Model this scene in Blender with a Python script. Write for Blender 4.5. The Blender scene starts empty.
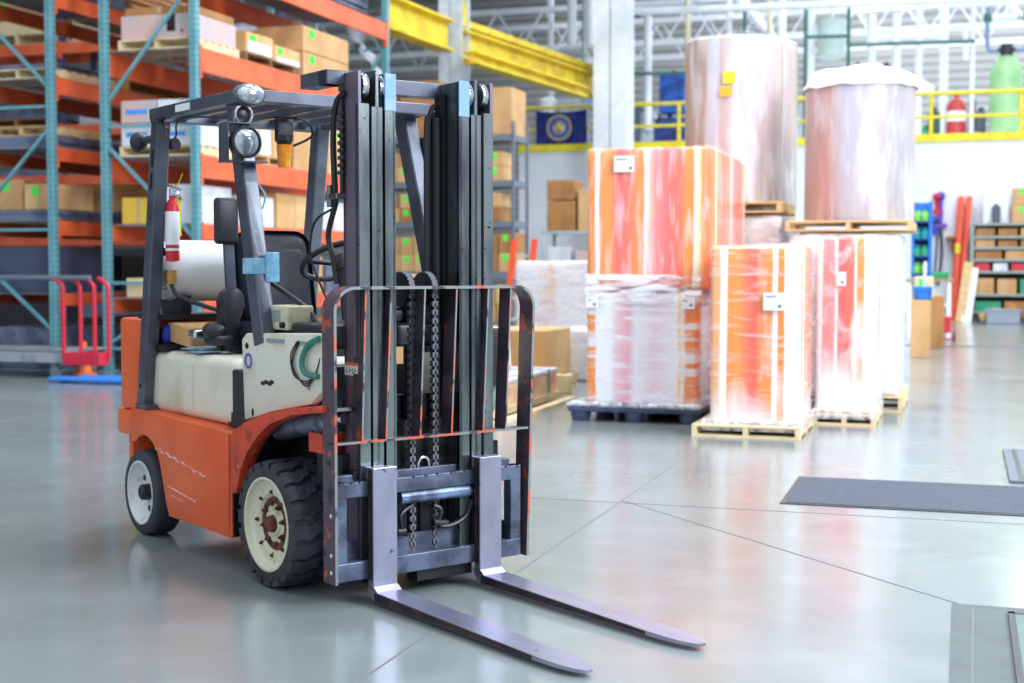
import bpy, bmesh, math, random
from mathutils import Vector, Matrix
random.seed(7)
PI = math.pi
SC = bpy.context.scene
COL = SC.collection

# ------------------------------------------------------------------ camera model (1024x683)
FPX, CAMH, HOR = 1387.0, 1.37, 266.0
PIT = math.atan((341.5 - HOR) / FPX)
PHI = math.radians(18)                      # the building's axes: A across, D into the depth
AX = Vector((math.cos(PHI), -math.sin(PHI), 0)); DX = Vector((math.sin(PHI), math.cos(PHI), 0))
def _ray(u, v):
    x, y, z = (u - 512) / FPX, 1.0, -(v - 341.5) / FPX
    c, s = math.cos(PIT), math.sin(PIT)
    return Vector((x, y * c + z * s, -y * s + z * c))
def _ab(P): return Vector((P.dot(AX), P.dot(DX), P.z))
CAM = Vector((0, 0, CAMH))
def bp(u, v, b):                            # photo direction met with the real plane at depth b -> building coords (a, b, z)
    r = _ray(u, v); return _ab(CAM + r * (b / r.dot(DX)))
def ap(u, v, a):
    r = _ray(u, v); return _ab(CAM + r * (a / r.dot(AX)))
def W(a, b, z=0): return AX * a + DX * b + Vector((0, 0, z))

cam_d = bpy.data.cameras.new('camera'); cam = bpy.data.objects.new('camera', cam_d); COL.objects.link(cam)
cam.location = CAM; cam.rotation_euler = (PI / 2 - PIT, 0, 0)
cam_d.sensor_width = 36; cam_d.lens = FPX / 1024 * 36; cam_d.clip_end = 300
cam_d.dof.use_dof = True; cam_d.dof.focus_distance = 5.9; cam_d.dof.aperture_fstop = 2.4
SC.camera = cam

# ------------------------------------------------------------------ materials
def lin(c):
    return tuple(((x / 255) / 12.92 if x / 255 <= .04045 else ((x / 255 + .055) / 1.055) ** 2.4) for x in c)
MATS = {}
def mat(name, col, rough=.5, metal=0, col2=None, scale=6, lo=.45, hi=.6, bump=0, bscale=40, stretch=(1, 1, 1), coat=0,
        alpha=1, emit=0, spec=.5, col3=None, s3=30, lo3=.62, hi3=.68, st3=(1, 1, 1), rvar=0, trans=0, randomv=0):
    if name in MATS: return MATS[name]
    m = bpy.data.materials.new(name); m.use_nodes = True
    nt = m.node_tree; N = nt.nodes; L = nt.links
    b = N['Principled BSDF']
    b.inputs['Roughness'].default_value = rough; b.inputs['Metallic'].default_value = metal
    b.inputs['Specular IOR Level'].default_value = spec; b.inputs['Coat Weight'].default_value = coat
    b.inputs['Transmission Weight'].default_value = trans
    c1 = lin(col) + (1,)
    tc = N.new('ShaderNodeTexCoord')
    def mask(sc, st, l, h):
        mp = N.new('ShaderNodeMapping'); mp.inputs['Scale'].default_value = st
        L.new(tc.outputs['Object'], mp.inputs['Vector'])
        n = N.new('ShaderNodeTexNoise'); n.inputs['Scale'].default_value = sc; n.inputs['Detail'].default_value = 6
        L.new(mp.outputs['Vector'], n.inputs['Vector'])
        r = N.new('ShaderNodeValToRGB'); r.color_ramp.elements[0].position = l; r.color_ramp.elements[1].position = h
        L.new(n.outputs['Fac'], r.inputs['Fac']); return r.outputs['Color'], n.outputs['Fac']
    out = None
    b.inputs['Base Color'].default_value = c1
    def mix(fac, a, c):
        x = N.new('ShaderNodeMix'); x.data_type = 'RGBA'
        L.new(fac, x.inputs[0])
        if isinstance(a, tuple): x.inputs[6].default_value = a
        else: L.new(a, x.inputs[6])
        x.inputs[7].default_value = c
        return x.outputs[2]
    cur = c1
    if col2:
        f, raw = mask(scale, stretch, lo, hi); cur = mix(f, cur, lin(col2) + (1,))
        if rvar:
            mr = N.new('ShaderNodeMapRange'); mr.inputs[3].default_value = rough; mr.inputs[4].default_value = rough + rvar
            L.new(f, mr.inputs[0]); L.new(mr.outputs[0], b.inputs['Roughness'])
    if col3:
        f, raw = mask(s3, st3, lo3, hi3); cur = mix(f, cur, lin(col3) + (1,))
    if not isinstance(cur, tuple): L.new(cur, b.inputs['Base Color'])
    if bump:
        n = N.new('ShaderNodeTexNoise'); n.inputs['Scale'].default_value = bscale; n.inputs['Detail'].default_value = 4
        L.new(tc.outputs['Object'], n.inputs['Vector'])
        bm_ = N.new('ShaderNodeBump'); bm_.inputs['Strength'].default_value = bump; bm_.inputs['Distance'].default_value = .01
        L.new(n.outputs['Fac'], bm_.inputs['Height']); L.new(bm_.outputs['Normal'], b.inputs['Normal'])
    if emit:
        b.inputs['Emission Color'].default_value = c1; b.inputs['Emission Strength'].default_value = emit
    b.inputs['Alpha'].default_value = alpha
    MATS[name] = m; return m

# ------------------------------------------------------------------ mesh helpers
class MB:
    def __init__(s): s.bm = bmesh.new()
    def box(s, x0, x1, y0, y1, z0, z1, bev=0, seg=2, M=None):
        bm = bmesh.new(); bmesh.ops.create_cube(bm, size=1)
        for v in bm.verts:
            v.co = Vector(((x0 + x1) / 2 + v.co.x * (x1 - x0), (y0 + y1) / 2 + v.co.y * (y1 - y0), (z0 + z1) / 2 + v.co.z * (z1 - z0)))
        if bev: bmesh.ops.bevel(bm, geom=bm.edges[:], offset=bev, segments=seg, profile=.5, affect='EDGES')
        s._add(bm, M); return s
    def _add(s, bm, M=None):
        if M is not None: bm.transform(M)
        me = bpy.data.meshes.new('t'); bm.to_mesh(me); bm.free(); s.bm.from_mesh(me); bpy.data.meshes.remove(me)
    def cyl(s, p, q, r, r2=None, n=16, cap=True):
        p, q = Vector(p), Vector(q); d = q - p
        bm = bmesh.new(); bmesh.ops.create_cone(bm, cap_ends=cap, segments=n, radius1=r, radius2=r if r2 is None else r2, depth=d.length)
        M = Matrix.Translation((p + q) / 2) @ d.to_track_quat('Z', 'Y').to_matrix().to_4x4()
        s._add(bm, M); return s
    def bar(s, p, q, w, h, up=(0, 0, 1), bev=0):   # rectangular bar p->q, w across, h along 'up'
        p, q = Vector(p), Vector(q); d = (q - p); z = d.normalized(); u = Vector(up); x = u.cross(z)
        if x.length < 1e-4: x = Vector((1, 0, 0)).cross(z)
        x.normalize(); y = z.cross(x)
        R = Matrix((x, y, z)).transposed().to_4x4()
        s.box(-w / 2, w / 2, -h / 2, h / 2, -d.length / 2, d.length / 2, bev, 1, Matrix.Translation((p + q) / 2) @ R); return s
    def tube(s, pts, r, n=8, smooth=True):
        pts = [Vector(p) for p in pts]
        if smooth and len(pts) > 2:
            out = []
            for i in range(len(pts) - 1):
                p0 = pts[max(i - 1, 0)]; p1 = pts[i]; p2 = pts[i + 1]; p3 = pts[min(i + 2, len(pts) - 1)]
                for k in range(6):
                    t = k / 6
                    out.append(.5 * ((2 * p1) + (-p0 + p2) * t + (2 * p0 - 5 * p1 + 4 * p2 - p3) * t * t + (-p0 + 3 * p1 - 3 * p2 + p3) * t ** 3))
            out.append(pts[-1]); pts = out
        bm = s.bm; rings = []; up = Vector((0, 0, 1)); prev = None
        for i, p in enumerate(pts):
            d = (pts[min(i + 1, len(pts) - 1)] - pts[max(i - 1, 0)]).normalized()
            if prev is None:
                x = d.cross(up)
                if x.length < .05: x = d.cross(Vector((1, 0, 0)))
            else: x = prev - d * prev.dot(d)
            x.normalize(); prev = x; y = d.cross(x)
            rings.append([bm.verts.new(p + (x * math.cos(a) + y * math.sin(a)) * r) for a in [2 * PI * k / n for k in range(n)]])
        for a, b in zip(rings, rings[1:]):
            for k in range(n): bm.faces.new((a[k], a[(k + 1) % n], b[(k + 1) % n], b[k]))
        bm.faces.new(rings[0][::-1]); bm.faces.new(rings[-1]); return s
    def lathe(s, prof, origin=(0, 0, 0), axis='y', n=48, close=False):   # prof: (along, radius)
        bm = bmesh.new(); R = []
        for t, r in prof:
            R.append([bm.verts.new((r * math.cos(2 * PI * k / n), t, r * math.sin(2 * PI * k / n))) for k in range(n)])
        pairs = list(zip(R, R[1:])) + ([(R[-1], R[0])] if close else [])
        for a, b in pairs:
            for k in range(n): bm.faces.new((a[k], a[(k + 1) % n], b[(k + 1) % n], b[k]))
        if not close: bm.faces.new(R[0]); bm.faces.new(R[-1][::-1])
        bmesh.ops.recalc_face_normals(bm, faces=bm.faces[:])
        M = Matrix.Translation(origin)
        if axis == 'z': M = M @ Matrix.Rotation(PI / 2, 4, 'X')
        if axis == 'x': M = M @ Matrix.Rotation(-PI / 2, 4, 'Z')
        s._add(bm, M); return s
    def prism(s, poly, c0, c1, plane='xz', bev=0, M=None):
        bm = bmesh.new()
        def P(u, v, c): return {'xz': (u, c, v), 'xy': (u, v, c), 'yz': (c, u, v)}[plane]
        lo = [bm.verts.new(P(u, v, c0)) for u, v in poly]; hi = [bm.verts.new(P(u, v, c1)) for u, v in poly]
        bm.faces.new(lo); bm.faces.new(hi[::-1]); n = len(poly)
        for k in range(n): bm.faces.new((lo[k], hi[k], hi[(k + 1) % n], lo[(k + 1) % n]))
        bmesh.ops.recalc_face_normals(bm, faces=bm.faces[:])
        if bev: bmesh.ops.bevel(bm, geom=bm.edges[:], offset=bev, segments=2, profile=.5, affect='EDGES')
        s._add(bm, M); return s
    def sphere(s, c, r, sc=(1, 1, 1), n=16):
        bm = bmesh.new(); bmesh.ops.create_uvsphere(bm, u_segments=n, v_segments=n // 2, radius=r)
        s._add(bm, Matrix.Translation(c) @ Matrix.Diagonal((*sc, 1))); return s
    def out(s, name, m, parent=None, loc=None, rz=None, smooth=False, auto=35):
        bmesh.ops.recalc_face_normals(s.bm, faces=s.bm.faces[:])
        me = bpy.data.meshes.new(name); s.bm.to_mesh(me); s.bm.free()
        me.materials.append(m)
        o = bpy.data.objects.new(name, me); COL.objects.link(o)
        if smooth:
            for p in me.polygons: p.use_smooth = True
            try: me.set_sharp_from_angle(angle=math.radians(auto))
            except Exception: pass
        if parent: o.parent = parent
        if loc is not None: o.location = loc
        if rz is not None: o.rotation_euler = (0, 0, rz)
        return o
def empty(name, loc=(0, 0, 0), rz=0):
    o = bpy.data.objects.new(name, None); COL.objects.link(o); o.location = loc; o.rotation_euler = (0, 0, rz); return o
def tag(o, label, cat=None, group=None, kind=None):
    if label: o['label'] = label
    if cat: o['category'] = cat
    if group: o['group'] = group
    if kind: o['kind'] = kind
    return o
def struct(o, label=None):
    o['kind'] = 'structure'
    if label: o['label'] = label
    return o

# ================================================================== THE FORKLIFT (local x forward, y to its left, z up)
m_or = mat('orange_paint', (238, 104, 50), .38, col2=(220, 84, 40), scale=3, lo=.4, hi=.7, col3=(232, 170, 150), s3=7, lo3=.72, hi3=.76, st3=(.7, 1, 7), bump=.05)
m_or2 = mat('orange_red_paint', (214, 74, 46), .45, col2=(150, 52, 36), scale=8, lo=.5, hi=.65, col3=(225, 190, 180), s3=14, lo3=.67, hi3=.7)
m_cr = mat('cream_paint', (222, 220, 202), .42, col2=(196, 186, 158), scale=4, lo=.5, hi=.75, col3=(120, 105, 85), s3=9, lo3=.7, hi3=.76)
m_fr = mat('dark_grey_paint', (92, 98, 112), .3, .3, col2=(66, 70, 82), scale=5, lo=.4, hi=.65, col3=(150, 150, 160), s3=30, lo3=.7, hi3=.73, coat=.2)
m_ma = mat('mast_steel', (130, 138, 138), .2, .88, col2=(78, 84, 90), scale=4, lo=.4, hi=.7, stretch=(3, 3, .6), col3=(40, 42, 46), s3=40, lo3=.66, hi3=.7)
m_mo = mat('mast_side_paint', (122, 110, 122), .34, .3, col2=(98, 90, 104), scale=3, lo=.4, hi=.7)
m_bk = mat('black_grease', (26, 27, 31), .42, .1)
m_bp = mat('black_plastic', (34, 36, 42), .4)
m_ru = mat('tyre_rubber', (58, 62, 72), .6, col2=(42, 45, 53), scale=10, lo=.4, hi=.7, bump=.15, bscale=60)
m_rs = mat('tyre_sidewall', (70, 62, 66), .7, col2=(48, 46, 52), scale=12, lo=.4, hi=.65)
m_rim = mat('cream_rim', (214, 212, 188), .5, col2=(170, 150, 110), scale=14, lo=.6, hi=.75, col3=(120, 80, 50), s3=40, lo3=.68, hi3=.74)
m_rimw = mat('white_rim', (214, 218, 216), .5, col2=(150, 140, 120), scale=14, lo=.58, hi=.75)
m_rust = mat('rusty_iron', (122, 70, 48), .75, .2, col2=(70, 46, 38), scale=30, lo=.4, hi=.6, bump=.2)
m_br = mat('backrest_paint', (84, 72, 82), .45, .2, col2=(50, 48, 58), scale=7, lo=.45, hi=.6, col3=(190, 80, 56), s3=16, lo3=.68, hi3=.70, st3=(1, 1, .5))
m_bf = mat('worn_edge_paint', (128, 134, 134), .45, .3, col2=(204, 96, 70), scale=8, lo=.52, hi=.58, stretch=(1, 1, .6), col3=(64, 62, 68), s3=12, lo3=.56, hi3=.62)
m_fk = mat('fork_steel', (160, 158, 178), .3, .75, col2=(146, 146, 166), scale=6, lo=.4, hi=.7, stretch=(.6, 2, 1), col3=(60, 46, 44), s3=24, lo3=.68, hi3=.74)
m_cg = mat('carriage_steel', (98, 108, 130), .42, .35, col2=(62, 68, 84), scale=8, lo=.42, hi=.62, col3=(150, 130, 120), s3=30, lo3=.66, hi3=.72)
m_ch = mat('chrome', (200, 204, 210), .15, .95)
m_cn = mat('chain_steel', (112, 112, 118), .45, .6)
m_blue = mat('pale_blue_paint', (120, 160, 220), .5, col2=(150, 180, 225), scale=10)
m_tape = mat('blue_tape', (120, 178, 212), .7, col2=(150, 200, 225), scale=20)
m_tank = mat('tank_paint', (226, 228, 230), .4, col2=(170, 172, 172), scale=4, lo=.55, hi=.75, col3=(150, 148, 142), s3=9, lo3=.68, hi3=.74)
m_seat = mat('seat_vinyl', (22, 27, 44), .5, spec=.3, col2=(20, 24, 34), scale=5)
m_red = mat('red_paint', (206, 30, 40), .35)
m_wh = mat('white_label', (236, 238, 240), .6)
m_glass = mat('lamp_glass', (150, 160, 172), .1, .5, col2=(196, 204, 206), scale=22, lo=.5, hi=.62)
m_amb = mat('amber_plastic', (255, 176, 30), .25, col2=(250, 140, 10), scale=30, lo=.4, hi=.6)
m_brass = mat('brass', (170, 130, 70), .35, .7)
m_grn = mat('green_hose', (60, 130, 116), .5)
m_card = mat('cardboard', (214, 170, 118), .8, col2=(190, 145, 96), scale=2, lo=.4, hi=.7)
m_yel = mat('yellow_strap', (232, 214, 40), .6)
m_purp = mat('violet_print', (96, 92, 200), .6)
m_orl = mat('orange_print', (236, 120, 60), .6)

T = empty('forklift', (-0.6152, 6.1402, 0), math.radians(37.179 - 90))
tag(T, 'orange and cream counterbalance forklift truck with black mast and lowered forks', 'forklift')
def islands(bm):
    seen = set(); res = []
    for v in bm.verts:
        if v in seen: continue
        st = [v]; seen.add(v); isl = []
        while st:
            w = st.pop(); isl.append(w)
            for e in w.link_edges:
                o = e.other_vert(w)
                if o not in seen: seen.add(o); st.append(o)
        res.append(isl)
    return res
def PS(mb, name, m, parent=None, smooth=False):          # one object for each separate piece
    bm = mb.bm; bm.verts.ensure_lookup_table()
    for isl in islands(bm):
        n = MB(); mp = {v: n.bm.verts.new(v.co) for v in isl}; fs = {f for v in isl for f in v.link_faces}
        for f in fs: n.bm.faces.new([mp[v] for v in f.verts])
        P(n, name, m, parent, smooth)
    bm.free()
def P(mb, name, m, parent=None, smooth=False, label=None, auto=35):
    o = mb.out(name, m, parent or T, smooth=smooth, auto=auto)
    if label: o['label'] = label
    return o

# ---- chassis (dark mechanical core between the wheels)
c = MB()
c.box(-1.62, .32, -.265, .265, .12, .62); c.box(-1.15, -.42, -.46, .46, .16, .61)
c.box(-.40, .36, -.25, .25, .55, .72); c.box(.10, .24, -.28, .28, .2, .4)
c.cyl((-.09, -.30, .265), (-.09, .30, .265), .07); c.cyl((-1.42, -.3, .203), (-1.42, .3, .203), .05)
c.box(.24, .36, -.42, .42, .48, .60)
P(c, 'chassis', m_bk)

# ---- side panels
arch = [(-1.205, .415), (-1.235, .455), (-1.28, .49), (-1.34, .515), (-1.40, .52), (-1.46, .505), (-1.50, .475)]
pan = [(-.41, .15), (-1.095, .15), (-1.13, .22), (-1.17, .33)] + arch + [(-1.56, .475), (-1.56, .645), (-.386, .628)]
for s, nm in ((-1, 'side_panel'), (1, 'side_panel')):
    b = MB(); b.prism(pan, s * .50, s * .455, bev=.006)
    b.prism([(-.386, .628), (-1.56, .645), (-1.56, .625), (-.386, .608)], s * .46, s * .36)
    b.box(-.425, -.395, min(s * .5, s * .30), max(s * .5, s * .30), .16, .62)
    P(b, nm, m_or, smooth=True)
# scratches with a shape of their own on the right-hand panel
b = MB()
pts = [(-1.24 + i * .045, .47 - .006 * i + (.008 if i % 2 else -.004)) for i in range(14)]
for (x0, z0), (x1, z1) in zip(pts, pts[1:]): b.bar((x0, -.5015, z0), (x1, -.5015, z1), .004, .008, up=(0, 0, 1))
b.bar((-1.1, -.5015, .30), (-.78, -.5015, .265), .003, .007); b.bar((-1.06, -.5015, .26), (-.92, -.5015, .245), .003, .004)
P(b, 'scratch', mat('scratch_white', (232, 190, 186), .6, col2=(220, 140, 110), scale=30))

# ---- front wheel arches
top = [(-.386, .628), (-.25, .69), (-.05, .742), (.18, .785), (.42, .815)]
low = [(.42, .785), (.18, .755), (-.02, .70), (-.13, .64), (-.23, .56), (-.30, .47), (-.345, .36), (-.385, .36)]
for s in (-1, 1):
    if s > 0: top, low = [(x, z) for x, z in top if x < .1], [(x, z) for x, z in low if x < .1]
    b = MB(); b.prism(top + low, s * .505, s * .44, bev=.004)
    inner = ([(.42, .80), (.18, .77)] if s < 0 else []) + [(-.04, .715), (-.16, .645), (-.26, .56), (-.335, .45)]
    ln = MB(); ln.prism(inner + [(x + .006, z - .014) for x, z in inner[::-1]], s * .44, s * .27); ln.box(-.394, -.384, min(s * .495, s * .28), max(s * .495, s * .28), .16, .45)
    if s < 0: b.box(.17, .28, min(s * .42, s * .3), max(s * .42, s * .3), .60, .68)
    fd = P(b, 'fender', m_or2, smooth=True); P(ln, 'arch_liner', m_bk, fd)

# ---- counterweight
cw = [(-1.50, -.46), (-1.79, -.46), (-1.83, -.42), (-1.86, -.2), (-1.88, 0), (-1.86, .2), (-1.83, .42), (-1.79, .46), (-1.50, .46)]
b = MB(); b.prism([(x, y) for x, y in cw], .625, 1.10, 'xy', bev=.022)
b.prism([(x * 1.01 - .004, y * 1.02) for x, y in cw], .49, .62, 'xy', bev=.015)
b.prism([((-1.69 if x > -1.6 else x + .05), y * .96) for x, y in cw], .20, .5, 'xy', bev=.015)
P(b, 'counterweight', m_or, smooth=True)
b = MB(); b.box(-1.52, -1.2, -.24, .24, .5, .62); b.box(-1.6, -1.5, -.43, .43, .94, 1.06, .01); b.box(-1.44, -1.30, -.43, .43, .945, .975)
P(b, 'rear_deck', m_bk)

# ---- cream hood (engine cover)
b = MB(); b.box(-1.53, -.53, -.425, .425, .632, .945, .05, 4)
o = P(b, 'hood', m_cr, smooth=True)
b = MB(); b.box(-.9565, -.9535, -.4258, -.42, .68, .90)
P(b, 'seam', mat('seam_shadow', (170, 166, 148), .6), o)
b = MB(); b.box(-.56, -.33, -.42, .42, .60, .70); b.prism([(-.60, .88), (-.52, .90), (-.46, .895), (-.36, .90), (-.33, .70), (-.40, .62), (-.60, .62)], -.415, .415)
P(b, 'floor_step', m_bp)

# ---- cowl
b = MB(); pc = [(-.345, 1.045), (-.30, 1.075), (.385, 1.10), (.40, .93), (.36, .86), (.28, .805), (.10, .775), (-.07, .745), (-.22, .71), (-.325, .69)]
for s in (-1, 1): b.prism(pc, s * .47, s * .43, bev=.008)

cowl = P(b, 'cowl', m_cr, smooth=True)
b = MB(); b.lathe([(0, .034), (0, .024), (-.003, .024), (-.003, .034)], (-.275, -.471, .955), n=32, close=True)
P(b, 'ring_decal', m_purp, cowl)
b = MB(); b.box(-.10, .06, -.474, -.47, 1.045, 1.062); b.box(.17, .31, -.474, -.47, 1.045, 1.062)
PS(b, 'rating_plate', mat('dull_plate', (176, 180, 190), .4, .5), cowl)
b = MB()
for x, z in ((-.14, .865), (-.11, .872), (-.08, .866), (-.06, .875)): b.sphere((x, -.471, z), .02, (1.2, .15, .45), 8)
b.sphere((-.24, -.471, .73), .02, (.6, .15, 1), 8); b.sphere((-.29, -.471, 1.02), .018, (1, .15, .8), 8)
PS(b, 'paint_chip', m_bk, cowl)
b = MB()
for z in (.875, .925): b.sphere((.27, -.471, z), .011, n=10)
PS(b, 'screw', m_fk, cowl)
b = MB(); b.tube([(.37, -.48, 1.08), (.29, -.485, 1.05), (.245, -.49, .985), (.27, -.49, .935), (.36, -.48, .925)], .012)
P(b, 'green_cable', m_grn, cowl, True)
b = MB()
for k in range(3): b.tube([(.18 + .01 * k, -.475, 1.06), (.13 + .015 * k, -.48, 1.0), (.16, -.482, .92 + .012 * k), (.26, -.482, .90 - .01 * k), (.33, -.478, .93), (.36, -.47, 1.0)], .003, 6)
PS(b, 'thin_wire', m_bk, cowl, True)

# ---- wheels
def wheel(x, r, w, yo, rim_r, s, lugs, rimm):
    yi = yo - w                                           # distances outboard; s = side
    b = MB(); rr = r - .018 if lugs else r
    b.lathe([(s * yi, rim_r), (s * yi, rr - .015), (s * (yi + .015), rr), (s * (yo - .015), rr), (s * yo, rr - .016), (s * (yo - .002), rim_r)], (x, 0, r), n=64, close=True)
    wobj = P(b, 'wheel', m_rs if lugs else m_ru, smooth=True, auto=50)
    if lugs:
        t = MB(); n = 20
        for k in range(n):
            for side in (0, 1):
                segs = []
                for i in range(5):
                    f = i / 4
                    yy = (yo - .001 - f * w * .56) if side == 0 else (yi + .001 + f * w * .40)
                    a = 2 * PI * (k + (.5 if side else 0)) / n + (.10 * (f ** 1.5) if side == 0 else -.02 + .08 * f) - (0.05 if i == 2 else 0)
                    segs.append((yy, a))
                bm = bmesh.new(); hw = 2 * PI / n * .36
                prev = None
                for i, (yy, a) in enumerate(segs):
                    hh = hw * (1 if i < 3 else .85); row = []
                    for aa, rad in ((a - hh, r - .03), (a - hh, r - (.006 if i == 0 else 0)), (a + hh, r - (.006 if i == 0 else 0)), (a + hh, r - .03)):
                        row.append(bm.verts.new((x + rad * math.cos(aa), s * yy, r + rad * math.sin(aa))))
                    if prev:
                        for q in range(4): bm.faces.new((prev[q], prev[(q + 1) % 4], row[(q + 1) % 4], row[q]))
                    else: bm.faces.new(row)
                    prev = row
                bm.faces.new(prev[::-1]); bmesh.ops.recalc_face_normals(bm, faces=bm.faces[:])
                t._add(bm)
        P(t, 'tread', m_ru, wobj)
    d = MB(); R = rim_r
    if lugs:
        d.lathe([(s * (yo - .035), .001), (s * (yo - .035), .05), (s * (yo - .045), .055), (s * (yo - .045), .115), (s * (yo - .030), .13), (s * (yo - .03), R - .03), (s * (yo - .018), R - .012), (s * (yo + .002), R - .006), (s * (yo + .002), R + .004), (s * (yo - .10), R), (s * (yo - .10), .001)], (x, 0, r), n=64)
    else:
        d.lathe([(s * (yo - .05), .001), (s * (yo - .05), .10), (s * (yo - .03), R - .03), (s * (yo - .012), R - .012), (s * (yo + .002), R - .006), (s * (yo + .002), R + .003), (s * (yo - .09), R), (s * (yo - .09), .001)], (x, 0, r), n=64)
    P(d, 'rim', rimm, wobj, True, auto=25)
    if lugs:
        h = MB(); h.lathe([(s * (yo - .05), .118), (s * (yo - .041), .113), (s * (yo - .041), .088), (s * (yo - .05), .082)], (x, 0, r), n=40, close=True)
        h.lathe([(s * (yo - .05), .04), (s * (yo - .012), .034), (s * (yo - .008), .001)], (x, 0, r), n=24)
        P(h, 'hub_ring', m_rust, wobj, True)
        for ring, rad, sz in ((0, .137, .0105), (1, .088, .010)):
            for k in range(8):
                a = 2 * PI * k / 8 + (.2 if ring else 0.0)
                cx, cz = x + rad * math.cos(a), r + rad * math.sin(a)
                q = MB(); q.cyl((cx, s * (yo - .048), cz), (cx, s * (yo - .030), cz), sz * 1.2, n=6); q.cyl((cx, s * (yo - .03), cz), (cx, s * (yo - .020), cz), sz * .6, n=8)
                P(q, 'lug_nut', m_rust, wobj)
    else:
        h = MB(); h.lathe([(s * (yo - .05), .042), (s * (yo - .01), .04), (s * (yo - .002), .03), (s * (yo - .002), .001)], (x, 0, r), n=24)
        P(h, 'hub_cap', m_bk, wobj, True)
        q = MB()
        for k in range(5):
            a = 2 * PI * k / 5 + 1.0; q.cyl((x + .085 * math.cos(a), s * (yo - .052), r + .085 * math.sin(a)), (x + .085 * math.cos(a), s * (yo - .046), r + .085 * math.sin(a)), .015)
        PS(q, 'rim_hole', m_bk, wobj)
for s in (-1, 1):
    wheel(-.03, .272, .225, .52, .198, s, True, m_rim)
    wheel(-1.48, .216, .15, .488, .160, s, False, m_rimw)

# ---- overhead guard
for s in (-1, 1):
    b = MB(); b.bar((-1.49, s * .445, .64), (-1.245, s * .445, 2.11), .07, .085, up=(1, 0, 0), bev=.006)
    b.box(-1.53, -1.40, s * .44 - .045, s * .44 + .045, .64, .67)
    rp = P(b, 'rear_pillar', m_fr)
    b = MB()
    if s < 0:
        for z in (1.90, 1.79): b.bar((-1.273 + (z - 1.9) * .167, -.4815, z + .04), (-1.286 + (z - 1.9) * .167, -.4815, z - .04), .004, .02, up=(1, 0, 0))
        b.cyl((-1.475, -.482, .76), (-1.475, -.475, .76), .012)
        PS(b, 'slot', m_bk, rp)
    b = MB(); b.bar((-.17 + (.05 if s > 0 else 0), s * .44 + (.03 if s > 0 else 0), 1.03), (-.425, s * .44, 2.10), .07, .095, up=(1, 0, 0), bev=.006)
    if s > 0: b.box(-.45, -.36, .40, .49, 2.08, 2.135)
    P(b, 'front_pillar', m_fr)
    b = MB(); b.box(-1.28, -.29, s * .465 - .03, s * .465 + .03, 2.085, 2.14, .006)
    if s < 0: b.box(-1.28, -1.20, -.49, -.40, 2.07, 2.14, .004)
    P(b, 'guard_rail', m_fr)
b = MB(); b.box(-.33, -.27, -.49, .49, 2.085, 2.14, .006); b.box(-1.285, -1.225, -.46, .46, 2.075, 2.14, .006)
P(b, 'guard_crossbar', m_fr)
for k in range(5):
    b = MB(); y = -.33 + k * .165; b.box(-1.24, -.31, y - .02, y + .02, 2.093, 2.132, .004); P(b, 'guard_slat', m_fr)
b = MB(); b.box(-.96, -.80, -.4975, -.4945, 2.095, 2.128); P(b, 'white_sticker', m_wh)
b = MB(); b.tube([(-1.2, -.46, 2.08), (-1.12, -.47, 1.99), (-1.02, -.47, 1.985), (-.97, -.46, 2.07), (-.7, -.3, 2.06), (-.5, -.1, 2.06)], .005, 6); P(b, 'lamp_wire', m_bk, None, True)

# ---- lamps
def roundlamp(y, x, z, r, name='headlight'):
    b = MB(); b.lathe([(-.07, r * .55), (-.05, r * .9), (0, r), (.012, r * 1.03), (.012, r * .93), (.004, r * .9), (.004, .001)], (x, y, z), 'x', 32)
    h = P(b, name, m_bp, None, True)
    b = MB(); b.sphere((x + .002, y, z), r * .9, (.28, 1, 1), 24); P(b, 'lens', m_glass, h, True)
    b = MB(); w = r * 1.18
    b.box(x - .09, x - .0, y - w, y + w, z + w, z + w + .006); b.box(x - .09, x + .01, y - w - .01, y + w + .02, z - w - .006, z - w)
    b.box(x - .09, x - .0, y - w - .005, y - w, z - w, z + w)
    P(b, 'lamp_bracket', m_fr, h)
    return h
roundlamp(-.485, -.25, 1.905, .068)
roundlamp(.57, -.30, 1.90, .068)
b = MB(); b.sphere((-.285, -.45, 2.115), .062, (.55, 1.30, .80), 24); lp = P(b, 'side_lamp', m_fr, None, True)
b = MB(); b.sphere((-.272, -.45, 2.115), .056, (.55, 1.2, .74), 24); P(b, 'lens', m_glass, lp, True)
b = MB(); b.lathe([(-.02, .040), (.01, .046), (.02, .044), (.02, .036), (-.0, .03), (-.0, .001), (-.02, .001)], (-.315, -.47, 2.03), 'x', 24); lp = P(b, 'warning_bell', m_ch, None, True)
b = MB(); b.sphere((-.31, -.47, 2.03), .03, (.4, 1, 1), 12); b.box(-.35, -.33, -.48, -.44, 2.03, 2.10); P(b, 'lens', m_bp, lp, True)
b = MB(); b.sphere((-1.40, -.50, 1.985), .055, (.8, .8, .95), 16); b.cyl((-1.40, -.5, 1.985), (-1.28, -.46, 2.0), .02); b.cyl((-1.28, -.40, 1.97), (-1.22, -.38, 1.97), .03); PS(b, 'reverse_lamp', m_bp, None, True)
b = MB(); b.lathe([(0, .03), (.02, .045), (.045, .045), (.05, .03)], (-.78, -.02, 1.955), 'z', 24); b.box(-.80, -.76, -.06, .02, 1.99, 2.085)
bc = P(b, 'beacon', m_bp, None, True)
b = MB(); b.lathe([(-.0, .022), (-.0, .037), (-.11, .029), (-.115, .001)], (-.78, -.02, 1.955), 'z', 24); P(b, 'beacon_lens', m_amb, bc, True, 'amber lens')
b = MB(); b.tube([(-.74, -.05, 2.08), (-.70, .05, 2.07), (-.70, .09, 2.0), (-.76, .02, 1.95)], .006, 6); P(b, 'beacon_wire', m_bk, bc, True)

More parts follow.
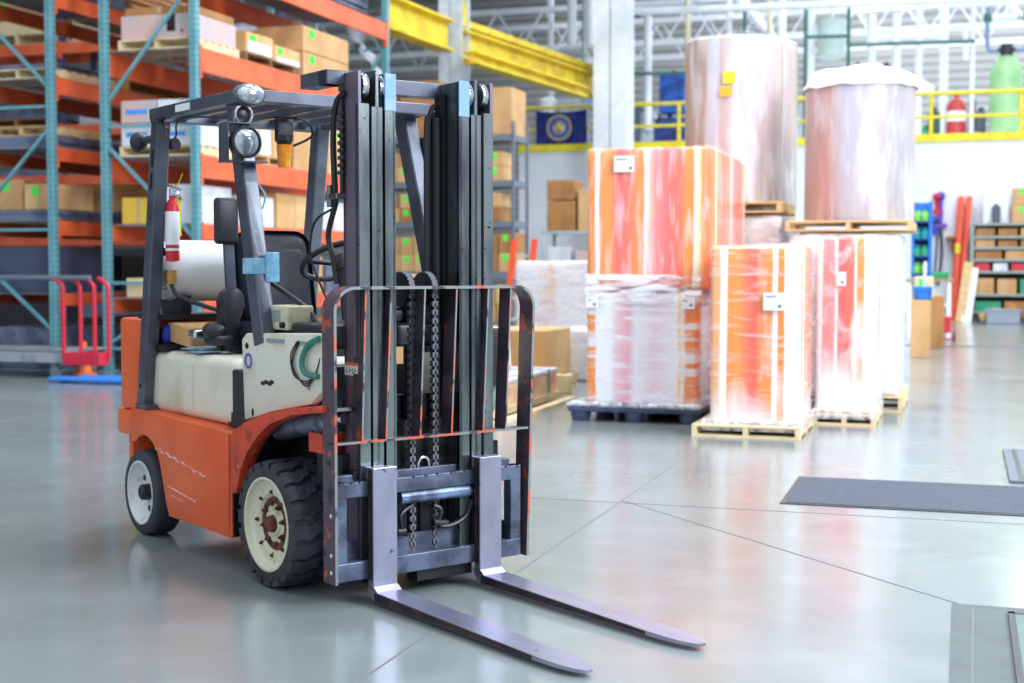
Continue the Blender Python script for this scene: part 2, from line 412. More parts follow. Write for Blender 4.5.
# ---- gas tank, extinguisher
b = MB(); b.lathe([(-.41, .001), (-.405, .07), (-.38, .12), (-.33, .15), (-.26, .158), (.33, .158), (.40, .14), (.44, .08), (.45, .001)], (-1.50, 0, 1.345), 'y', 48)
tk = P(b, 'gas_tank', m_tank, None, True)
b = MB(); b.box(-1.62, -1.36, -.30, -.25, 1.10, 1.22); b.box(-1.62, -1.36, .2, .25, 1.10, 1.22); b.box(-1.64, -1.34, -.42, .42, 1.10, 1.125)
P(b, 'tank_cradle', m_bk)
b = MB(); b.cyl((-1.42, -.36, 1.335), (-1.32, -.37, 1.325), .022); b.cyl((-1.33, -.37, 1.35), (-1.33, -.37, 1.28), .028); P(b, 'tank_valve', m_brass, tk, True)
b = MB(); b.lathe([(0, .001), (0, .075), (-.03, .085), (-.03, .078), (-.005, .07)], (-1.40, -.36, 1.33), 'x', 24)
P(b, 'valve_collar', m_ch, tk, True)
b = MB(); b.tube([(-1.32, -.37, 1.28), (-1.26, -.36, 1.22), (-1.12, -.28, 1.17), (-1.0, -.2, 1.13), (-.95, -.1, 1.05)], .012); P(b, 'gas_hose', m_bk, tk, True)
ex = (-1.27, -.385)
b = MB(); b.lathe([(1.39, .001), (1.395, .034), (1.655, .034), (1.69, .024), (1.70, .014), (1.72, .014), (1.72, .001)], (ex[0], ex[1], 0), 'z', 32)
bm_ = b.bm
for v in bm_.verts: pass
e = P(b, 'fire_extinguisher', m_red, None, True)
for v in e.data.vertices: v.co.z = v.co.z
b = MB(); b.lathe([(1.475, .0347), (1.475, .0352), (1.64, .0352), (1.64, .0347)], (ex[0], ex[1], 0), 'z', 32, True); b.lathe([(1.445, .0347), (1.445, .0352), (1.458, .0352), (1.458, .0347)], (ex[0], ex[1], 0), 'z', 32, True); P(b, 'extinguisher_label', m_wh, e, True)
b = MB(); b.cyl((ex[0], ex[1], 1.70), (ex[0], ex[1], 1.755), .013); b.bar((ex[0] - .01, ex[1] - .02, 1.77), (ex[0], ex[1] + .05, 1.75), .02, .012); b.bar((ex[0], ex[1] + .01, 1.755), (ex[0], ex[1] + .06, 1.70), .016, .01); b.sphere((ex[0] + .01, ex[1] + .02, 1.725), .018)
P(b, 'extinguisher_handle', m_ch, e, True)
b = MB(); b.bar((ex[0], ex[1] + .02, 1.75), (ex[0] + .02, ex[1] + .05, 1.83), .005, .003); b.bar((ex[0] - .01, ex[1] + .04, 1.74), (ex[0] - .01, ex[1] + .042, 1.52), .02, .004, up=(1, 0, 0)); P(b, 'yellow_tag', m_yel, e)
for v in e.data.vertices: pass
b = MB(); b.box(ex[0] - .1, ex[0] - .033, ex[1] - .03, ex[1] + .02, 1.42, 1.46); b.box(ex[0] - .1, ex[0] - .033, ex[1] - .03, ex[1] + .02, 1.6, 1.64); PS(b, 'extinguisher_bracket', m_bk, e)

# ---- seat, controls
b = MB(); M = Matrix.Translation((-1.02, .035, 1.30)) @ Matrix.Rotation(math.radians(-10), 4, 'Y')
b.box(-.05, .06, -.215, .215, -.24, .245, .085, 5, M)
st = P(b, 'seat_back', m_seat, None, True)
b = MB(); b.box(-.02, .075, -.16, .16, -.2, .16, .04, 4, M); P(b, 'back_cushion', m_seat, st, True)
b = MB(); b.box(-1.02, -.55, -.235, .235, .97, 1.10, .05, 4); P(b, 'seat_cushion', m_seat, None, True)
b = MB(); b.box(-1.04, -.55, -.2, .2, .93, .99, .01); P(b, 'seat_base', m_bp)
b = MB(); b.box(-.96, -.91, -.315, -.195, 1.475, 1.70, .02, 3); pd = P(b, 'side_bolster', m_bp, None, True)
b = MB(); b.bar((-.945, -.24, 1.49), (-.945, -.22, 1.08), .05, .02, up=(1, 0, 0)); P(b, 'bolster_post', m_fr, pd)
b = MB(); b.prism([(-.30, .96), (-.30, 1.20), (-.28, 1.25), (-.235, 1.27), (-.20, 1.24), (-.19, 1.18), (-.22, 1.1), (-.2, 1.0), (-.15, .96)], -.97, -.86, 'yz', .012); b.sphere((-.9, -.34, 1.06), .055, (1.3, 1, .8)); b.box(-.98, -.83, -.36, -.27, .99, 1.04, .012)
P(b, 'belt_retractor', m_bp, None, True)
b = MB(); b.box(-1.05, -.97, -.41, -.33, 1.02, 1.06, .01); P(b, 'belt_buckle', m_ch)
# cardboard and rag lying on the hood are things on their own (below)
sw = Matrix.Translation((-.36, .05, 1.395)) @ Matrix.Rotation(math.radians(-28), 4, 'Y')
b = MB(); bm = bmesh.new(); R = .185; n1, n2 = 40, 10; vs = [[bm.verts.new(((R + .014 * math.cos(2 * PI * j / n2)) * math.cos(2 * PI * i / n1), (R + .014 * math.cos(2 * PI * j / n2)) * math.sin(2 * PI * i / n1), .014 * math.sin(2 * PI * j / n2))) for j in range(n2)] for i in range(n1)]
for i in range(n1):
    for j in range(n2): bm.faces.new((vs[i][j], vs[(i + 1) % n1][j], vs[(i + 1) % n1][(j + 1) % n2], vs[i][(j + 1) % n2]))
b._add(bm, sw)
for k in range(3):
    a = 2 * PI * k / 3 + .5; b.cyl(sw @ Vector((0, 0, -.02)), sw @ Vector((R * math.cos(a), R * math.sin(a), 0)), .011)
b.cyl(sw @ Vector((0, 0, -.05)), sw @ Vector((0, 0, .02)), .035)
sv = P(b, 'steering_wheel', m_bp, None, True)
b = MB(); b.cyl(sw @ Vector((0, 0, -.05)), (-.20, 0, 1.05), .03); b.box(-.30, -.1, -.06, .06, 1.03, 1.12, .01); P(b, 'steering_column', m_bk, sv, True)
b = MB(); b.box(-.10, .34, -.40, .40, 1.03, 1.13, .02, 3); b.box(.0, .30, -.15, .30, 1.13, 1.20, .02); P(b, 'dashboard', m_bp, None, True)
b = MB(); b.box(-.225, -.01, -.42, -.29, 1.095, 1.20, .008); bx = P(b, 'control_box', mat('beige_box', (206, 202, 172), .5, col2=(180, 172, 140), scale=9))
b = MB()
for x, z in ((-.195, 1.16), (-.195, 1.118), (-.04, 1.118)): b.cyl((x, -.42, z), (x, -.437, z), .013)
PS(b, 'control_knob', m_bp, bx)
b = MB(); b.box(-.15, -.07, -.4215, -.419, 1.13, 1.18); P(b, 'display', mat('grey_display', (150, 156, 162), .3), bx)
b = MB(); b.box(-.22, -.02, -.40, -.32, 1.06, 1.095); P(b, 'box_bracket', m_bp, bx)
b = MB(); b.tube([(-.36, -.42, 1.36), (-.22, -.36, 1.28), (-.02, -.30, 1.17), (.0, -.3, 1.08)], .012); P(b, 'hand_lever', m_bp, None, True)
b = MB(); b.box(-.31, -.19, -.478, -.402, 1.335, 1.405, .002); b.box(-.19, -.178, -.43, -.365, 1.30, 1.43, .004); P(b, 'blue_tape', m_tape)
b = MB(); b.tube([(-.32, -.43, 1.80), (-.30, -.41, 1.74), (-.26, -.39, 1.68), (-.27, -.40, 1.62)], .004, 6); PS(b, 'pillar_wire', m_tape, None, True)
for k in range(3):
    b = MB(); y = .12 + k * .05; b.cyl((.02, y, 1.12), (-.10, y, 1.30), .008); b.sphere((-.10, y, 1.30), .02); P(b, 'hydraulic_lever', m_bp, None, True)

# ---- tilt cylinders
for s in (-1, 1):
    b = MB(); b.cyl((-.15, s * .38, .66), (.24, s * .38, .735), .052, n=24); b.cyl((.22, s * .38, .73), (.30, s * .38, .745), .062, n=24)
    tc_ = P(b, 'tilt_cylinder', mat('grey_cylinder', (112, 124, 146), .4, .4, col2=(70, 76, 90), scale=10), None, True)
    b = MB(); b.cyl((.29, s * .38, .742), (.36, s * .36, .75), .024); P(b, 'piston_rod', m_ch, tc_, True)

# ---- mast
off = 0
def sy(s, a, b): return (min(s * a, s * b) + off, max(s * a, s * b) + off)
for s in (-1, 1):
    # outer channel
    off = -.012 if s < 0 else .006; s0 = s
    b = MB(); y0, y1 = sy(s, .275, .325); yw = sy(s, .310, .325)
    b.box(.42, .445, y0, y1, .07, 2.02); b.box(.325, .445, yw[0], yw[1], .07, 2.15, .002); b.box(.325, .345, y0, y1, .07, 2.15)
    r0 = P(b, 'mast_channel', m_mo)
    b = MB(); b.box(.4455, .4475, y0 + .001, y1 - .001, .08, 2.02); P(b, 'flange_face', m_ma, r0)
    b = MB(); y0, y1 = sy(s, .212, .262); yw = sy(s, .228, .244)
    b.box(.42, .445, y0, y1, .10, 2.01); b.box(.28, .445, yw[0], yw[1], .10, 2.158, .002); b.box(.28, .30, y0, y1, .1, 2.1); P(b, 'mast_channel', m_ma)
    b = MB(); y0, y1 = sy(s, .150, .199); yw = sy(s, .150, .165)
    b.box(.42, .445, y0, y1, .12, 2.145); b.box(.29, .445, yw[0], yw[1], .12, 2.145, .002); b.box(.29, .31, y0, y1, .12, 2.12); r2 = P(b, 'mast_channel', m_ma)
    b = MB(); b.box(.443, .4485, y0 - .002, y1 + .002, 2.0, 2.148); b.box(.30, .4485, y0 if s < 0 else y1, (y0 if s < 0 else y1) + .002, 2.0, 2.148); P(b, 'painted_cap', m_blue, r2, label='pale blue painted cap')
    b = MB(); y0, y1 = sy(s, .165, .31); b.box(.31, .415, y0, y1, .1, 2.0); b.box(.31, .36, y0, y1, 2.0, 2.12); P(b, 'rail_interior', m_bk)
    for yy in (.294, .2):
        yy = .287 if yy > .25 else .2085
        b = MB(); b.lathe([(s * (yy - .014) + off, .001), (s * (yy - .014) + off, .054), (s * (yy - .006) + off, .046), (s * (yy + .006) + off, .046), (s * (yy + .014) + off, .054), (s * (yy + .014) + off, .001)], (.395, 0, 2.095), 'y', 32)
        P(b, 'pulley', m_ch, None, True)
b = MB(); b.box(.24, .30, -.31, .31, 2.085, 2.150, .004); P(b, 'mast_crossbeam', m_fr)
b = MB(); b.box(.12, .34, -.42, -.34, 2.10, 2.160, .004); b.box(.27, .34, -.42, -.30, 2.10, 2.160, .004); P(b, 'mast_bracket', m_fr)
b = MB(); b.box(.22, .28, -.31, .31, .10, .22); b.box(.24, .28, -.30, .30, .70, .82); b.box(.25, .29, -.2, .2, 1.5, 1.58) if 0 else None; PS(b, 'mast_crossmember', m_bk)
b = MB(); b.cyl((.31, 0, .12), (.31, 0, 1.22), .035, n=20); b.cyl((.31, 0, 1.2), (.31, 0, 1.27), .05); P(b, 'lift_cylinder', m_bk, None, True)
b = MB(); b.cyl((.30, -.135, .12), (.30, -.135, 2.06), .013, n=12); b.cyl((.33, .03, .4), (.33, .03, 1.25), .007, n=8); P(b, 'lift_rod', m_ch, None, True)
b = MB(); b.cyl((.32, .125, .12), (.32, .125, 2.0), .02, n=12); b.box(.29, .35, .135, .15, .12, 2.1); P(b, 'lift_cylinder', m_bk, None, True)
for y in (-.06, .055):
    b = MB(); b.lathe([(-.022, .001), (-.022, .072), (-.014, .062), (.014, .062), (.022, .072), (.022, .001)], (.335, y - .0, 1.27), 'y', 32)
    ring = P(b, 'chain_sheave', m_bp, None, True)
    b = MB(); z = .12
    while z < 1.26:
        for yy in (-.009, .009): b.box(.389, .411, y + yy - .005, y + yy + .005, z, z + .022)
        b.box(.389, .411, y - .004, y + .004, z + .016, z + .036); b.cyl((.40, y - .017, z + .011), (.40, y + .017, z + .011), .006, n=6); z += .036
    for k in range(12):
        a = PI * k / 12; cx, cz = .335 + .068 * math.cos(a), 1.27 + .068 * math.sin(a); b.box(cx - .011, cx + .011, y - .013, y + .013, cz - .008, cz + .008)
    P(b, 'lift_chain', m_cn)
# hose loop and chain beside the right-hand rail of the picture
b = MB()
for dy in (0, .035): b.tube([(.30, .085 + dy * .2, 1.0), (.30, .085 + dy * .3, 1.9), (.30, .10 + dy * .4, 2.0), (.30, .125, 2.05 - dy), (.30, .155 - dy * .3, 2.03 - dy)], .011)
P(b, 'mast_hose', m_bk, None, True)
b = MB(); z = 1.32
while z < 1.98: b.box(.315, .335, .112, .138, z, z + .014); b.cyl((.325, .108, z + .02), (.325, .142, z + .02), .005, n=6); z += .026
b.box(.29, .31, .11, .15, 1.0, 2.02)
P(b, 'lift_chain', m_bk)
# outside hose bundle along the near rail
b = MB(); b.tube([(.36, -.345, 2.07), (.315, -.36, 2.03), (.295, -.365, 1.9), (.305, -.365, 1.7), (.30, -.36, 1.62)], .013); b.tube([(.30, -.36, 1.62), (.24, -.36, 1.50), (.27, -.36, 1.42), (.31, -.36, 1.3)], .012)
P(b, 'side_hose', m_bk, None, True)
b = MB()
b.cyl((.335, -.350, 1.64), (.335, -.350, 2.05), .008)
for k in range(9): b.lathe([(0, .015), (.008, .018), (.016, .015)], (.335, -.350, 1.74 + k * .03), 'z', 12)
P(b, 'hose_sleeve', m_bp, None, True)
b = MB(); b.box(.27, .35, -.385, -.335, 1.64, 1.665, .004); b.cyl((.28, -.375, 1.61), (.28, -.375, 1.70), .012); P(b, 'hose_clamp', m_ma)
b = MB(); b.tube([(.28, -.37, 1.60), (.18, -.39, 1.55), (.14, -.39, 1.42), (.20, -.37, 1.28), (.26, -.35, 1.18)], .005, 6); P(b, 'thin_hose', m_bk, None, True)
# warning sticker on the near rail
b = MB(); b.box(.33, .435, -.3392, -.3371, .925, .975); sk = P(b, 'warning_sticker', m_wh)
b = MB(); b.box(.33, .435, -.3396, -.3372, .965, .978); P(b, 'sticker_stripe', m_orl, sk)
b = MB()
for k, x in enumerate((.345, .37, .39, .41)): b.box(x, x + .004, -.3397, -.3372, .935, .956); b.box(x, x + .014, -.3397, -.3372, .935 + (k % 2) * .009, .939 + (k % 2) * .009)
P(b, 'sticker_print', m_bk, sk)

# ---- carriage
off = 0
b = MB(); H = .466
b.box(.41, .468, -H, H, .438, .50, .004); b.box(.39, .425, -H + .03, H - .03, .49, .525, .003); b.box(.41, .468, -H, H, .10, .175, .004)
for s in (-1, 1):
    y0, y1 = sy(s, H, H - .055); b.box(.415, .466, y0, y1, .10, .50, .003)
b.box(.385, .405, -.43, .43, .165, .25)
for y in [-.44, -.385, -.33, -.27, -.1, -.03, .04, .11, .18, .4]: b.box(.455, .469, y, y + .012, .492, .5015)
ca = P(b, 'carriage', m_cg)
b = MB()
for y in (-.455, -.40, -.36, -.10, -.04, .02, .09, .16, .30, .38, .44): b.box(.462, .4695, y, y + .01, .494, .502)
b.box(.39, .43, -.47, -.44, .505, .54); b.box(.39, .43, -.36, -.33, .505, .54)
PS(b, 'carriage_notch', m_bk, ca)
b = MB(); b.cyl((.44, -.15, .412), (.44, .20, .412), .03, n=24); b.box(.41, .45, -.15, .20, .43, .445); sc_ = P(b, 'shift_cylinder', mat('cylinder_blue_grey', (120, 138, 170), .3, .4, col2=(70, 78, 96), scale=9), None, True)
b = MB(); b.cyl((.44, .20, .412), (.44, .27, .412), .012); P(b, 'piston_rod', m_ch, sc_, True)
b = MB(); b.tube([(.43, -.08, .37), (.44, -.14, .34), (.44, -.13, .27), (.42, -.1, .25)], .011); b.tube([(.43, .03, .36), (.44, .06, .34), (.44, .05, .28), (.45, .10, .27), (.45, .18, .30), (.45, .215, .37)], .011); b.cyl((.44, -.16, .27), (.44, -.12, .27), .016); b.cyl((.44, .02, .29), (.44, .09, .28), .016)
PS(b, 'carriage_hose', m_bk, None, True)
b = MB(); b.box(.36, .44, -.06, .22, .05, .10); b.cyl((.36, -.38, .085), (.42, -.38, .085), .025); PS(b, 'carriage_hook', m_bk)
b = MB(); pts = [(.40, .0 + .028 * math.cos(a), .53 + .035 * math.sin(a)) for a in [PI * k / 8 for k in range(9)]]; b.tube([(.40, .028, .49)] + pts + [(.40, -.028, .49)], .007, 8, False); P(b, 'lifting_eye', m_ch, None, True)

# ---- forks
for yc in (-.262, .268):
    b = MB(); w = .0575
    b.box(.472, .515, yc - w, yc + w, .06, .558, .004)
    prof = [(.472, .09), (.515, .09), (.525, .068), (.545, .058), (1.72, .036), (1.85, .024), (1.85, .016), (.52, .016), (.485, .03), (.472, .06)]
    bm = bmesh.new()
    def halfw(x):
        if x < 1.56: return w
        t = (x - 1.56) / .23; return w * math.sqrt(max(0.02, 1 - t ** 2.2 * .93))
    xs = [.472, .49, .515, .545, .8, 1.1, 1.4, 1.56, 1.62, 1.67, 1.71, 1.74, 1.765, 1.78, 1.79]
    def ztop(x):
        if x <= .515: return .076
        if x < .545: return .076 - (x - .515) / .03 * .020
        return .056 - (x - .545) / 1.305 * .030
    def zbot(x): return .05 - min(1, (x - .472) / .04) * .034
    prev = None
    for x in xs:
        h = halfw(x); row = [bm.verts.new((x, yc - h, zbot(x))), bm.verts.new((x, yc + h, zbot(x))), bm.verts.new((x, yc + h, ztop(x))), bm.verts.new((x, yc - h, ztop(x)))]
        if prev:
            for q in range(4): bm.faces.new((prev[q], prev[(q + 1) % 4], row[(q + 1) % 4], row[q]))
        else: bm.faces.new(row)
        prev = row
    bm.faces.new(prev[::-1]); bmesh.ops.recalc_face_normals(bm, faces=bm.faces[:]); b._add(bm)
    b.box(.44, .475, yc - .045, yc + .045, .50, .555, .005); b.box(.45, .49, yc + .045 - .02, yc + .075, .50, .53)
    fk = P(b, 'fork', m_fk)
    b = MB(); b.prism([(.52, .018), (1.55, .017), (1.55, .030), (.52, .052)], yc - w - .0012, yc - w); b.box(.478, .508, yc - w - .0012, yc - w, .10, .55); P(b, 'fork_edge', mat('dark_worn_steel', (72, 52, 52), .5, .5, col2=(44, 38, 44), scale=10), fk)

# ---- load backrest
def bent(y0, y1, z0, z1, r, thick):
    o = [(y0, z0), (y0, z1 - r)] + [(y0 + r - r * math.cos(a), z1 - r + r * math.sin(a)) for a in [PI / 2 * k / 8 for k in range(1, 9)]]
    o += [(y1 - r + r * math.sin(a), z1 - r + r * math.cos(a)) for a in [PI / 2 * k / 8 for k in range(1, 9)]] + [(y1, z0)]
    t = thick; i = [(y0 + t, z0), (y0 + t, z1 - r)] + [(y0 + r - (r - t) * math.cos(a), z1 - r + (r - t) * math.sin(a)) for a in [PI / 2 * k / 8 for k in range(1, 9)]]
    i += [(y1 - r + (r - t) * math.sin(a), z1 - r + (r - t) * math.cos(a)) for a in [PI / 2 * k / 8 for k in range(1, 9)]] + [(y1 - t, z0)]
    return o, i
def strip(mb, x0, x1, o, i):
    bm = bmesh.new(); R = []
    for (a, b_), (c_, d_) in zip(o, i):
        R.append([bm.verts.new((x0, a, b_)), bm.verts.new((x1, a, b_)), bm.verts.new((x1, c_, d_)), bm.verts.new((x0, c_, d_))])
    for p, q in zip(R, R[1:]):
        for k in range(4): bm.faces.new((p[k], p[(k + 1) % 4], q[(k + 1) % 4], q[k]))
    bm.faces.new(R[0]); bm.faces.new(R[-1][::-1]); bmesh.ops.recalc_face_normals(bm, faces=bm.faces[:]); mb._add(bm)
o_, i_ = bent(-.475, .500, .095, 1.288, .10, .012)
def lean(L_): return [(y + (max(0, z - .1) / 1.19 * .038 if y > 0 else 0), z) for y, z in L_]
o_, i_ = lean(o_), lean(i_)
b = MB(); strip(b, .385, .478, o_, i_); bkr = P(b, 'backrest_frame', mat('backrest_side_paint', (92, 78, 88), .45, .2, col2=(186, 86, 64), scale=16, lo=.6, hi=.64, col3=(54, 52, 62), s3=14, lo3=.62, hi3=.66), None, True)
b = MB(); strip(b, .478, .4805, o_, i_); P(b, 'frame_edge', m_bf, bkr)
b = MB()
for z in (.14, .21, .37): b.sphere((.445, -.475, z), .011, (1, .5, 1), 8); b.sphere((.445, .503, z), .011, (1, .5, 1), 8)
PS(b, 'frame_bolt', m_ch, bkr)
b = MB(); b.box(.425, .478, -.477, .497, .658, .666); mbar = P(b, 'backrest_crossbar', m_br)
b = MB(); b.box(.478, .4805, -.477, .497, .657, .667); P(b, 'bar_edge', m_bf, mbar)
for yt, yb in ((-.325, -.345), (-.205, -.232), (-.040, -.066), (.120, .092), (.285, .256), (.405, .377)):
    b = MB(); b.bar((.437, yt, 1.278), (.437, yb, .664), .078, .006, up=(0, 1, 0)); v = P(b, 'backrest_bar', m_br)
    b = MB(); b.bar((.4765, yt, 1.278), (.4765, yb, .664), .0025, .0075, up=(0, 1, 0)); P(b, 'bar_edge', m_bf, v)

# ---- things lying on the forklift's deck
def on_truck(o, label, cat): o.parent = None; o.matrix_world = T.matrix_basis @ o.matrix_basis; tag(o, label, cat); return o
b = MB(); M = Matrix.Rotation(math.radians(5), 4, 'Y'); b.box(-.14, .14, -.12, .19, 0, .10, .006, 1, M); o = b.out('crumpled_cardboard', m_card); o.matrix_basis = Matrix.Translation((-1.27, -.24, .977)); on_truck(o, 'piece of crumpled cardboard lying on the cream hood beside the gas tank', 'cardboard')
b = MB()
for i in range(9): b.box(-.11 + random.uniform(-.04, .04), .02 + random.uniform(0, .10), -.05 + random.uniform(-.02, .02), .05, .0 + i * .003, .004 + i * .003, 0, 1, Matrix.Rotation(random.uniform(-.3, .3), 4, 'Z'))
o = b.out('rag', mat('blue_rag', (150, 176, 196), .8)); o.matrix_basis = Matrix.Translation((-1.0, -.33, .946)); on_truck(o, 'pale blue crumpled rag lying on the edge of the cream hood', 'rag')
b = MB(); b.sphere((0, 0, .05), .035, (1, 1, 1.6), 12); o = b.out('work_glove', mat('blue_glove', (40, 60, 170), .7), smooth=True); o.matrix_basis = Matrix.Translation((-1.40, -.36, .972)); on_truck(o, 'small dark blue bundled glove behind the near rear pillar of the forklift', 'glove')
# ================================================================== THE BUILDING (building coords: a across, b into the depth, z up)
ORG = {}
def root(name, a, b, z, label, cat, group=None):
    o = empty(name, W(a, b, z), -PHI); tag(o, label, cat, group); ORG[o.name] = Vector((a, b, z)); return o
def B(mb, name, m, parent=None, org=None, label=None, cat=None, group=None, smooth=False, auto=35):
    o0 = parent
    while o0 is not None and o0.name not in ORG: o0 = o0.parent
    og = ORG[o0.name] if o0 is not None else Vector(org)
    bmesh.ops.translate(mb.bm, verts=mb.bm.verts[:], vec=-og)
    o = mb.out(name, m, parent, smooth=smooth, auto=auto)
    if parent is None: o.location = W(*og); o.rotation_euler = (0, 0, -PHI); ORG[o.name] = og
    return tag(o, label, cat, group)
def vshift(p, d): return Vector(p) + Vector(d)

# ---- floor: polished grey-green concrete with saw cuts
def floor_mat():
    m = mat('polished_concrete', (134, 143, 141), .16, col2=(124, 133, 131), scale=.9, lo=.35, hi=.7, col3=(142, 150, 149), s3=3.2, lo3=.5, hi3=.8, spec=.95)
    nt = m.node_tree; N = nt.nodes; L = nt.links; b = N['Principled BSDF']
    tc = N.new('ShaderNodeTexCoord'); n = N.new('ShaderNodeTexNoise'); n.inputs['Scale'].default_value = 1.4; n.inputs['Detail'].default_value = 8
    L.new(tc.outputs['Object'], n.inputs['Vector'])
    r = N.new('ShaderNodeMapRange'); r.inputs[1].default_value = .3; r.inputs[2].default_value = .7; r.inputs[3].default_value = .14; r.inputs[4].default_value = .22
    L.new(n.outputs['Fac'], r.inputs[0]); L.new(r.outputs[0], b.inputs['Roughness'])
    n2 = N.new('ShaderNodeTexNoise'); n2.inputs['Scale'].default_value = 2.5
    L.new(tc.outputs['Object'], n2.inputs['Vector'])
    bu = N.new('ShaderNodeBump'); bu.inputs['Strength'].default_value = .06; bu.inputs['Distance'].default_value = .02
    L.new(n2.outputs['Fac'], bu.inputs['Height']); L.new(bu.outputs['Normal'], b.inputs['Normal'])
    return m
fb = MB(); fb.box(-64, 22, -8, 62, -.2, 0); struct(B(fb, 'floor', floor_mat(), org=(0, 0, 0)))
m_cut = mat('saw_cut', (112, 116, 114), .7)
cuts = [((-1.875, -6), (-1.875, 36)), ((-14, 7.78), (8, 7.78)), ((-1.875, 7.86), (.0, 5.86)), ((-14, 17.5), (8, 17.5)), ((4.3, -6), (4.3, 36)), ((-8.1, -6), (-8.1, 15))]
for i, (p, q) in enumerate(cuts):
    b = MB(); b.bar((p[0], p[1], .0005), (q[0], q[1], .0005), .009, .002, up=(0, 0, 1)); o = struct(B(b, 'trim_%d' % (i + 1), m_cut, org=(p[0], p[1], 0)))
b = MB(); b.box(-3, 6, 24.7, 25.1, .0, .004); struct(B(b, 'trim_7', mat('floor_seal', (84, 90, 100), .6), org=(0, 24.9, 0)))

# ---- far shell
WB_ = 37.5
m_side = bpy.data.materials.new('ribbed_siding'); m_side.use_nodes = True
def ribbed(m, c1, c2, sc, axis='Z'):
    nt = m.node_tree; N = nt.nodes; L = nt.links; b = N['Principled BSDF']; b.inputs['Roughness'].default_value = .6
    tc = N.new('ShaderNodeTexCoord'); w_ = N.new('ShaderNodeTexWave'); w_.bands_direction = axis; w_.inputs['Scale'].default_value = sc; w_.inputs['Distortion'].default_value = .3
    L.new(tc.outputs['Object'], w_.inputs['Vector']); r = N.new('ShaderNodeValToRGB')
    r.color_ramp.elements[0].color = lin(c1) + (1,); r.color_ramp.elements[1].color = lin(c2) + (1,); r.color_ramp.elements[0].position = .15; r.color_ramp.elements[1].position = .5
    L.new(w_.outputs['Fac'], r.inputs[0]); L.new(r.outputs[0], b.inputs['Base Color'])
ribbed(m_side, (170, 169, 165), (204, 204, 202), 1.0)
b = MB(); b.box(-64, 22, 56, 56.3, 0, 14); struct(B(b, 'wall_back', m_side, org=(0, 56, 0)))
m_deck = bpy.data.materials.new('ribbed_roof_deck'); m_deck.use_nodes = True; ribbed(m_deck, (170, 172, 174), (214, 216, 218), .6, 'Y')
b = MB(); b.box(-64, 22, 6, 56, 12.6, 12.8); struct(B(b, 'ceiling', m_deck, org=(0, 6, 12.6)))
m_wall = mat('white_wall', (232, 236, 242), .6, col2=(224, 229, 238), scale=.6, lo=.4, hi=.7)
struct(B(MB().box(-46.3, -46, -8, 56, 0, 12.6), 'wall_left', mat('left_wall', (150, 152, 156), .7), org=(-46, 20, 0)))
a_l = bp(519, 150, WB_).x
b = MB(); b.box(a_l, 16, WB_, WB_ + .25, 0, 4.62); b.box(a_l, 16, WB_ + .25, 50, 4.4, 4.62); struct(B(b, 'wall_mezzanine', m_wall, org=(0, WB_, 0)))
m_yl = mat('yellow_paint', (240, 222, 30), .45, col2=(226, 204, 20), scale=3)
m_ylb = mat('crane_yellow', (236, 210, 40), .5, col2=(214, 180, 24), scale=2)
m_wht = mat('white_paint', (242, 246, 250), .5, col2=(234, 240, 246), scale=3)
m_lg = mat('light_grey_paint', (196, 206, 214), .5, col2=(180, 190, 200), scale=3)
b = MB(); b.box(a_l, 16, WB_ - .05, WB_, 4.56, 4.76); struct(B(b, 'trim_8', m_yl, org=(0, WB_, 4.6)))
# roof trusses (structure, white steel)
for k, bb in enumerate((49, 52.5)):
    b = MB(); b.box(-30, 20, bb - .08, bb + .08, 9.2, 9.4); b.box(-30, 20, bb - .08, bb + .08, 10.6, 10.8)
    x = -30
    while x < 20: b.bar((x, bb, 9.3), (x + .9, bb, 10.7), .06, .06); b.bar((x + .9, bb, 10.7), (x + 1.8, bb, 9.3), .06, .06); x += 1.8
    struct(B(b, 'trim_%d' % (9 + k), m_wht, org=(0, bb, 9.2)))
for k, (aa, z) in enumerate(((-6.5, 9.2),)):
    b = MB(); b.box(aa - .08, aa + .08, 30, 56, z, z + .35); struct(B(b, 'trim_%d' % (12 + k), m_wht, org=(aa, 30, z)))

# ---- guard railing on the mezzanine
rl = root('guard_railing', a_l, WB_ + .1, 4.62, 'yellow pipe guard railing along the edge of the white mezzanine wall', 'railing')
pp = [bp(u, 120, WB_ + .1).x for u in (522, 599, 679, 760, 846, 931, 1021)] + [3.5, 5.4]
for aa in pp:
    b = MB(); b.cyl((aa, WB_ + .1, 4.62), (aa, WB_ + .1, 5.82), .05, n=10); B(b, 'post', m_yl, rl, smooth=True)
for z in (5.80, 5.2):
    b = MB(); b.cyl((pp[0], WB_ + .1, z), (pp[-1], WB_ + .1, z), .05 if z > 5.5 else .042, n=10); B(b, 'rail', m_yl, rl, smooth=True)

# ---- banner
def zp(u, v, z): r = _ray(u, v); return _ab(CAM + r * ((z - CAMH) / r.z))
def rect(u0, v0, u1, v1, b): p = bp(u0, v0, b); q = bp(u1, v1, b); return p.x, q.x, min(q.z, p.z), max(p.z, q.z)
a0, a1, z0, z1 = rect(536, 111, 587, 144, WB_)
def clothgrid(a0, a1, z0, z1, b0, amp, n=24, k=14):
    m = MB(); bm = m.bm; V = [[bm.verts.new((a0 + (a1 - a0) * i / n, b0 + amp * math.sin(k * i / n + j * .3) + (.0), z0 + (z1 - z0) * j / 10 - .06 * math.sin(PI * i / n) * (j / 10))) for j in range(11)] for i in range(n + 1)]
    for i in range(n):
        for j in range(10): bm.faces.new((V[i][j], V[i + 1][j], V[i + 1][j + 1], V[i][j + 1]))
    r = bmesh.ops.solidify(bm, geom=bm.faces[:], thickness=.008)
    return m
bn = root('banner', a0, WB_ - .02, z0, 'navy blue banner with a round gold seal hanging on the yellow railing', 'banner')
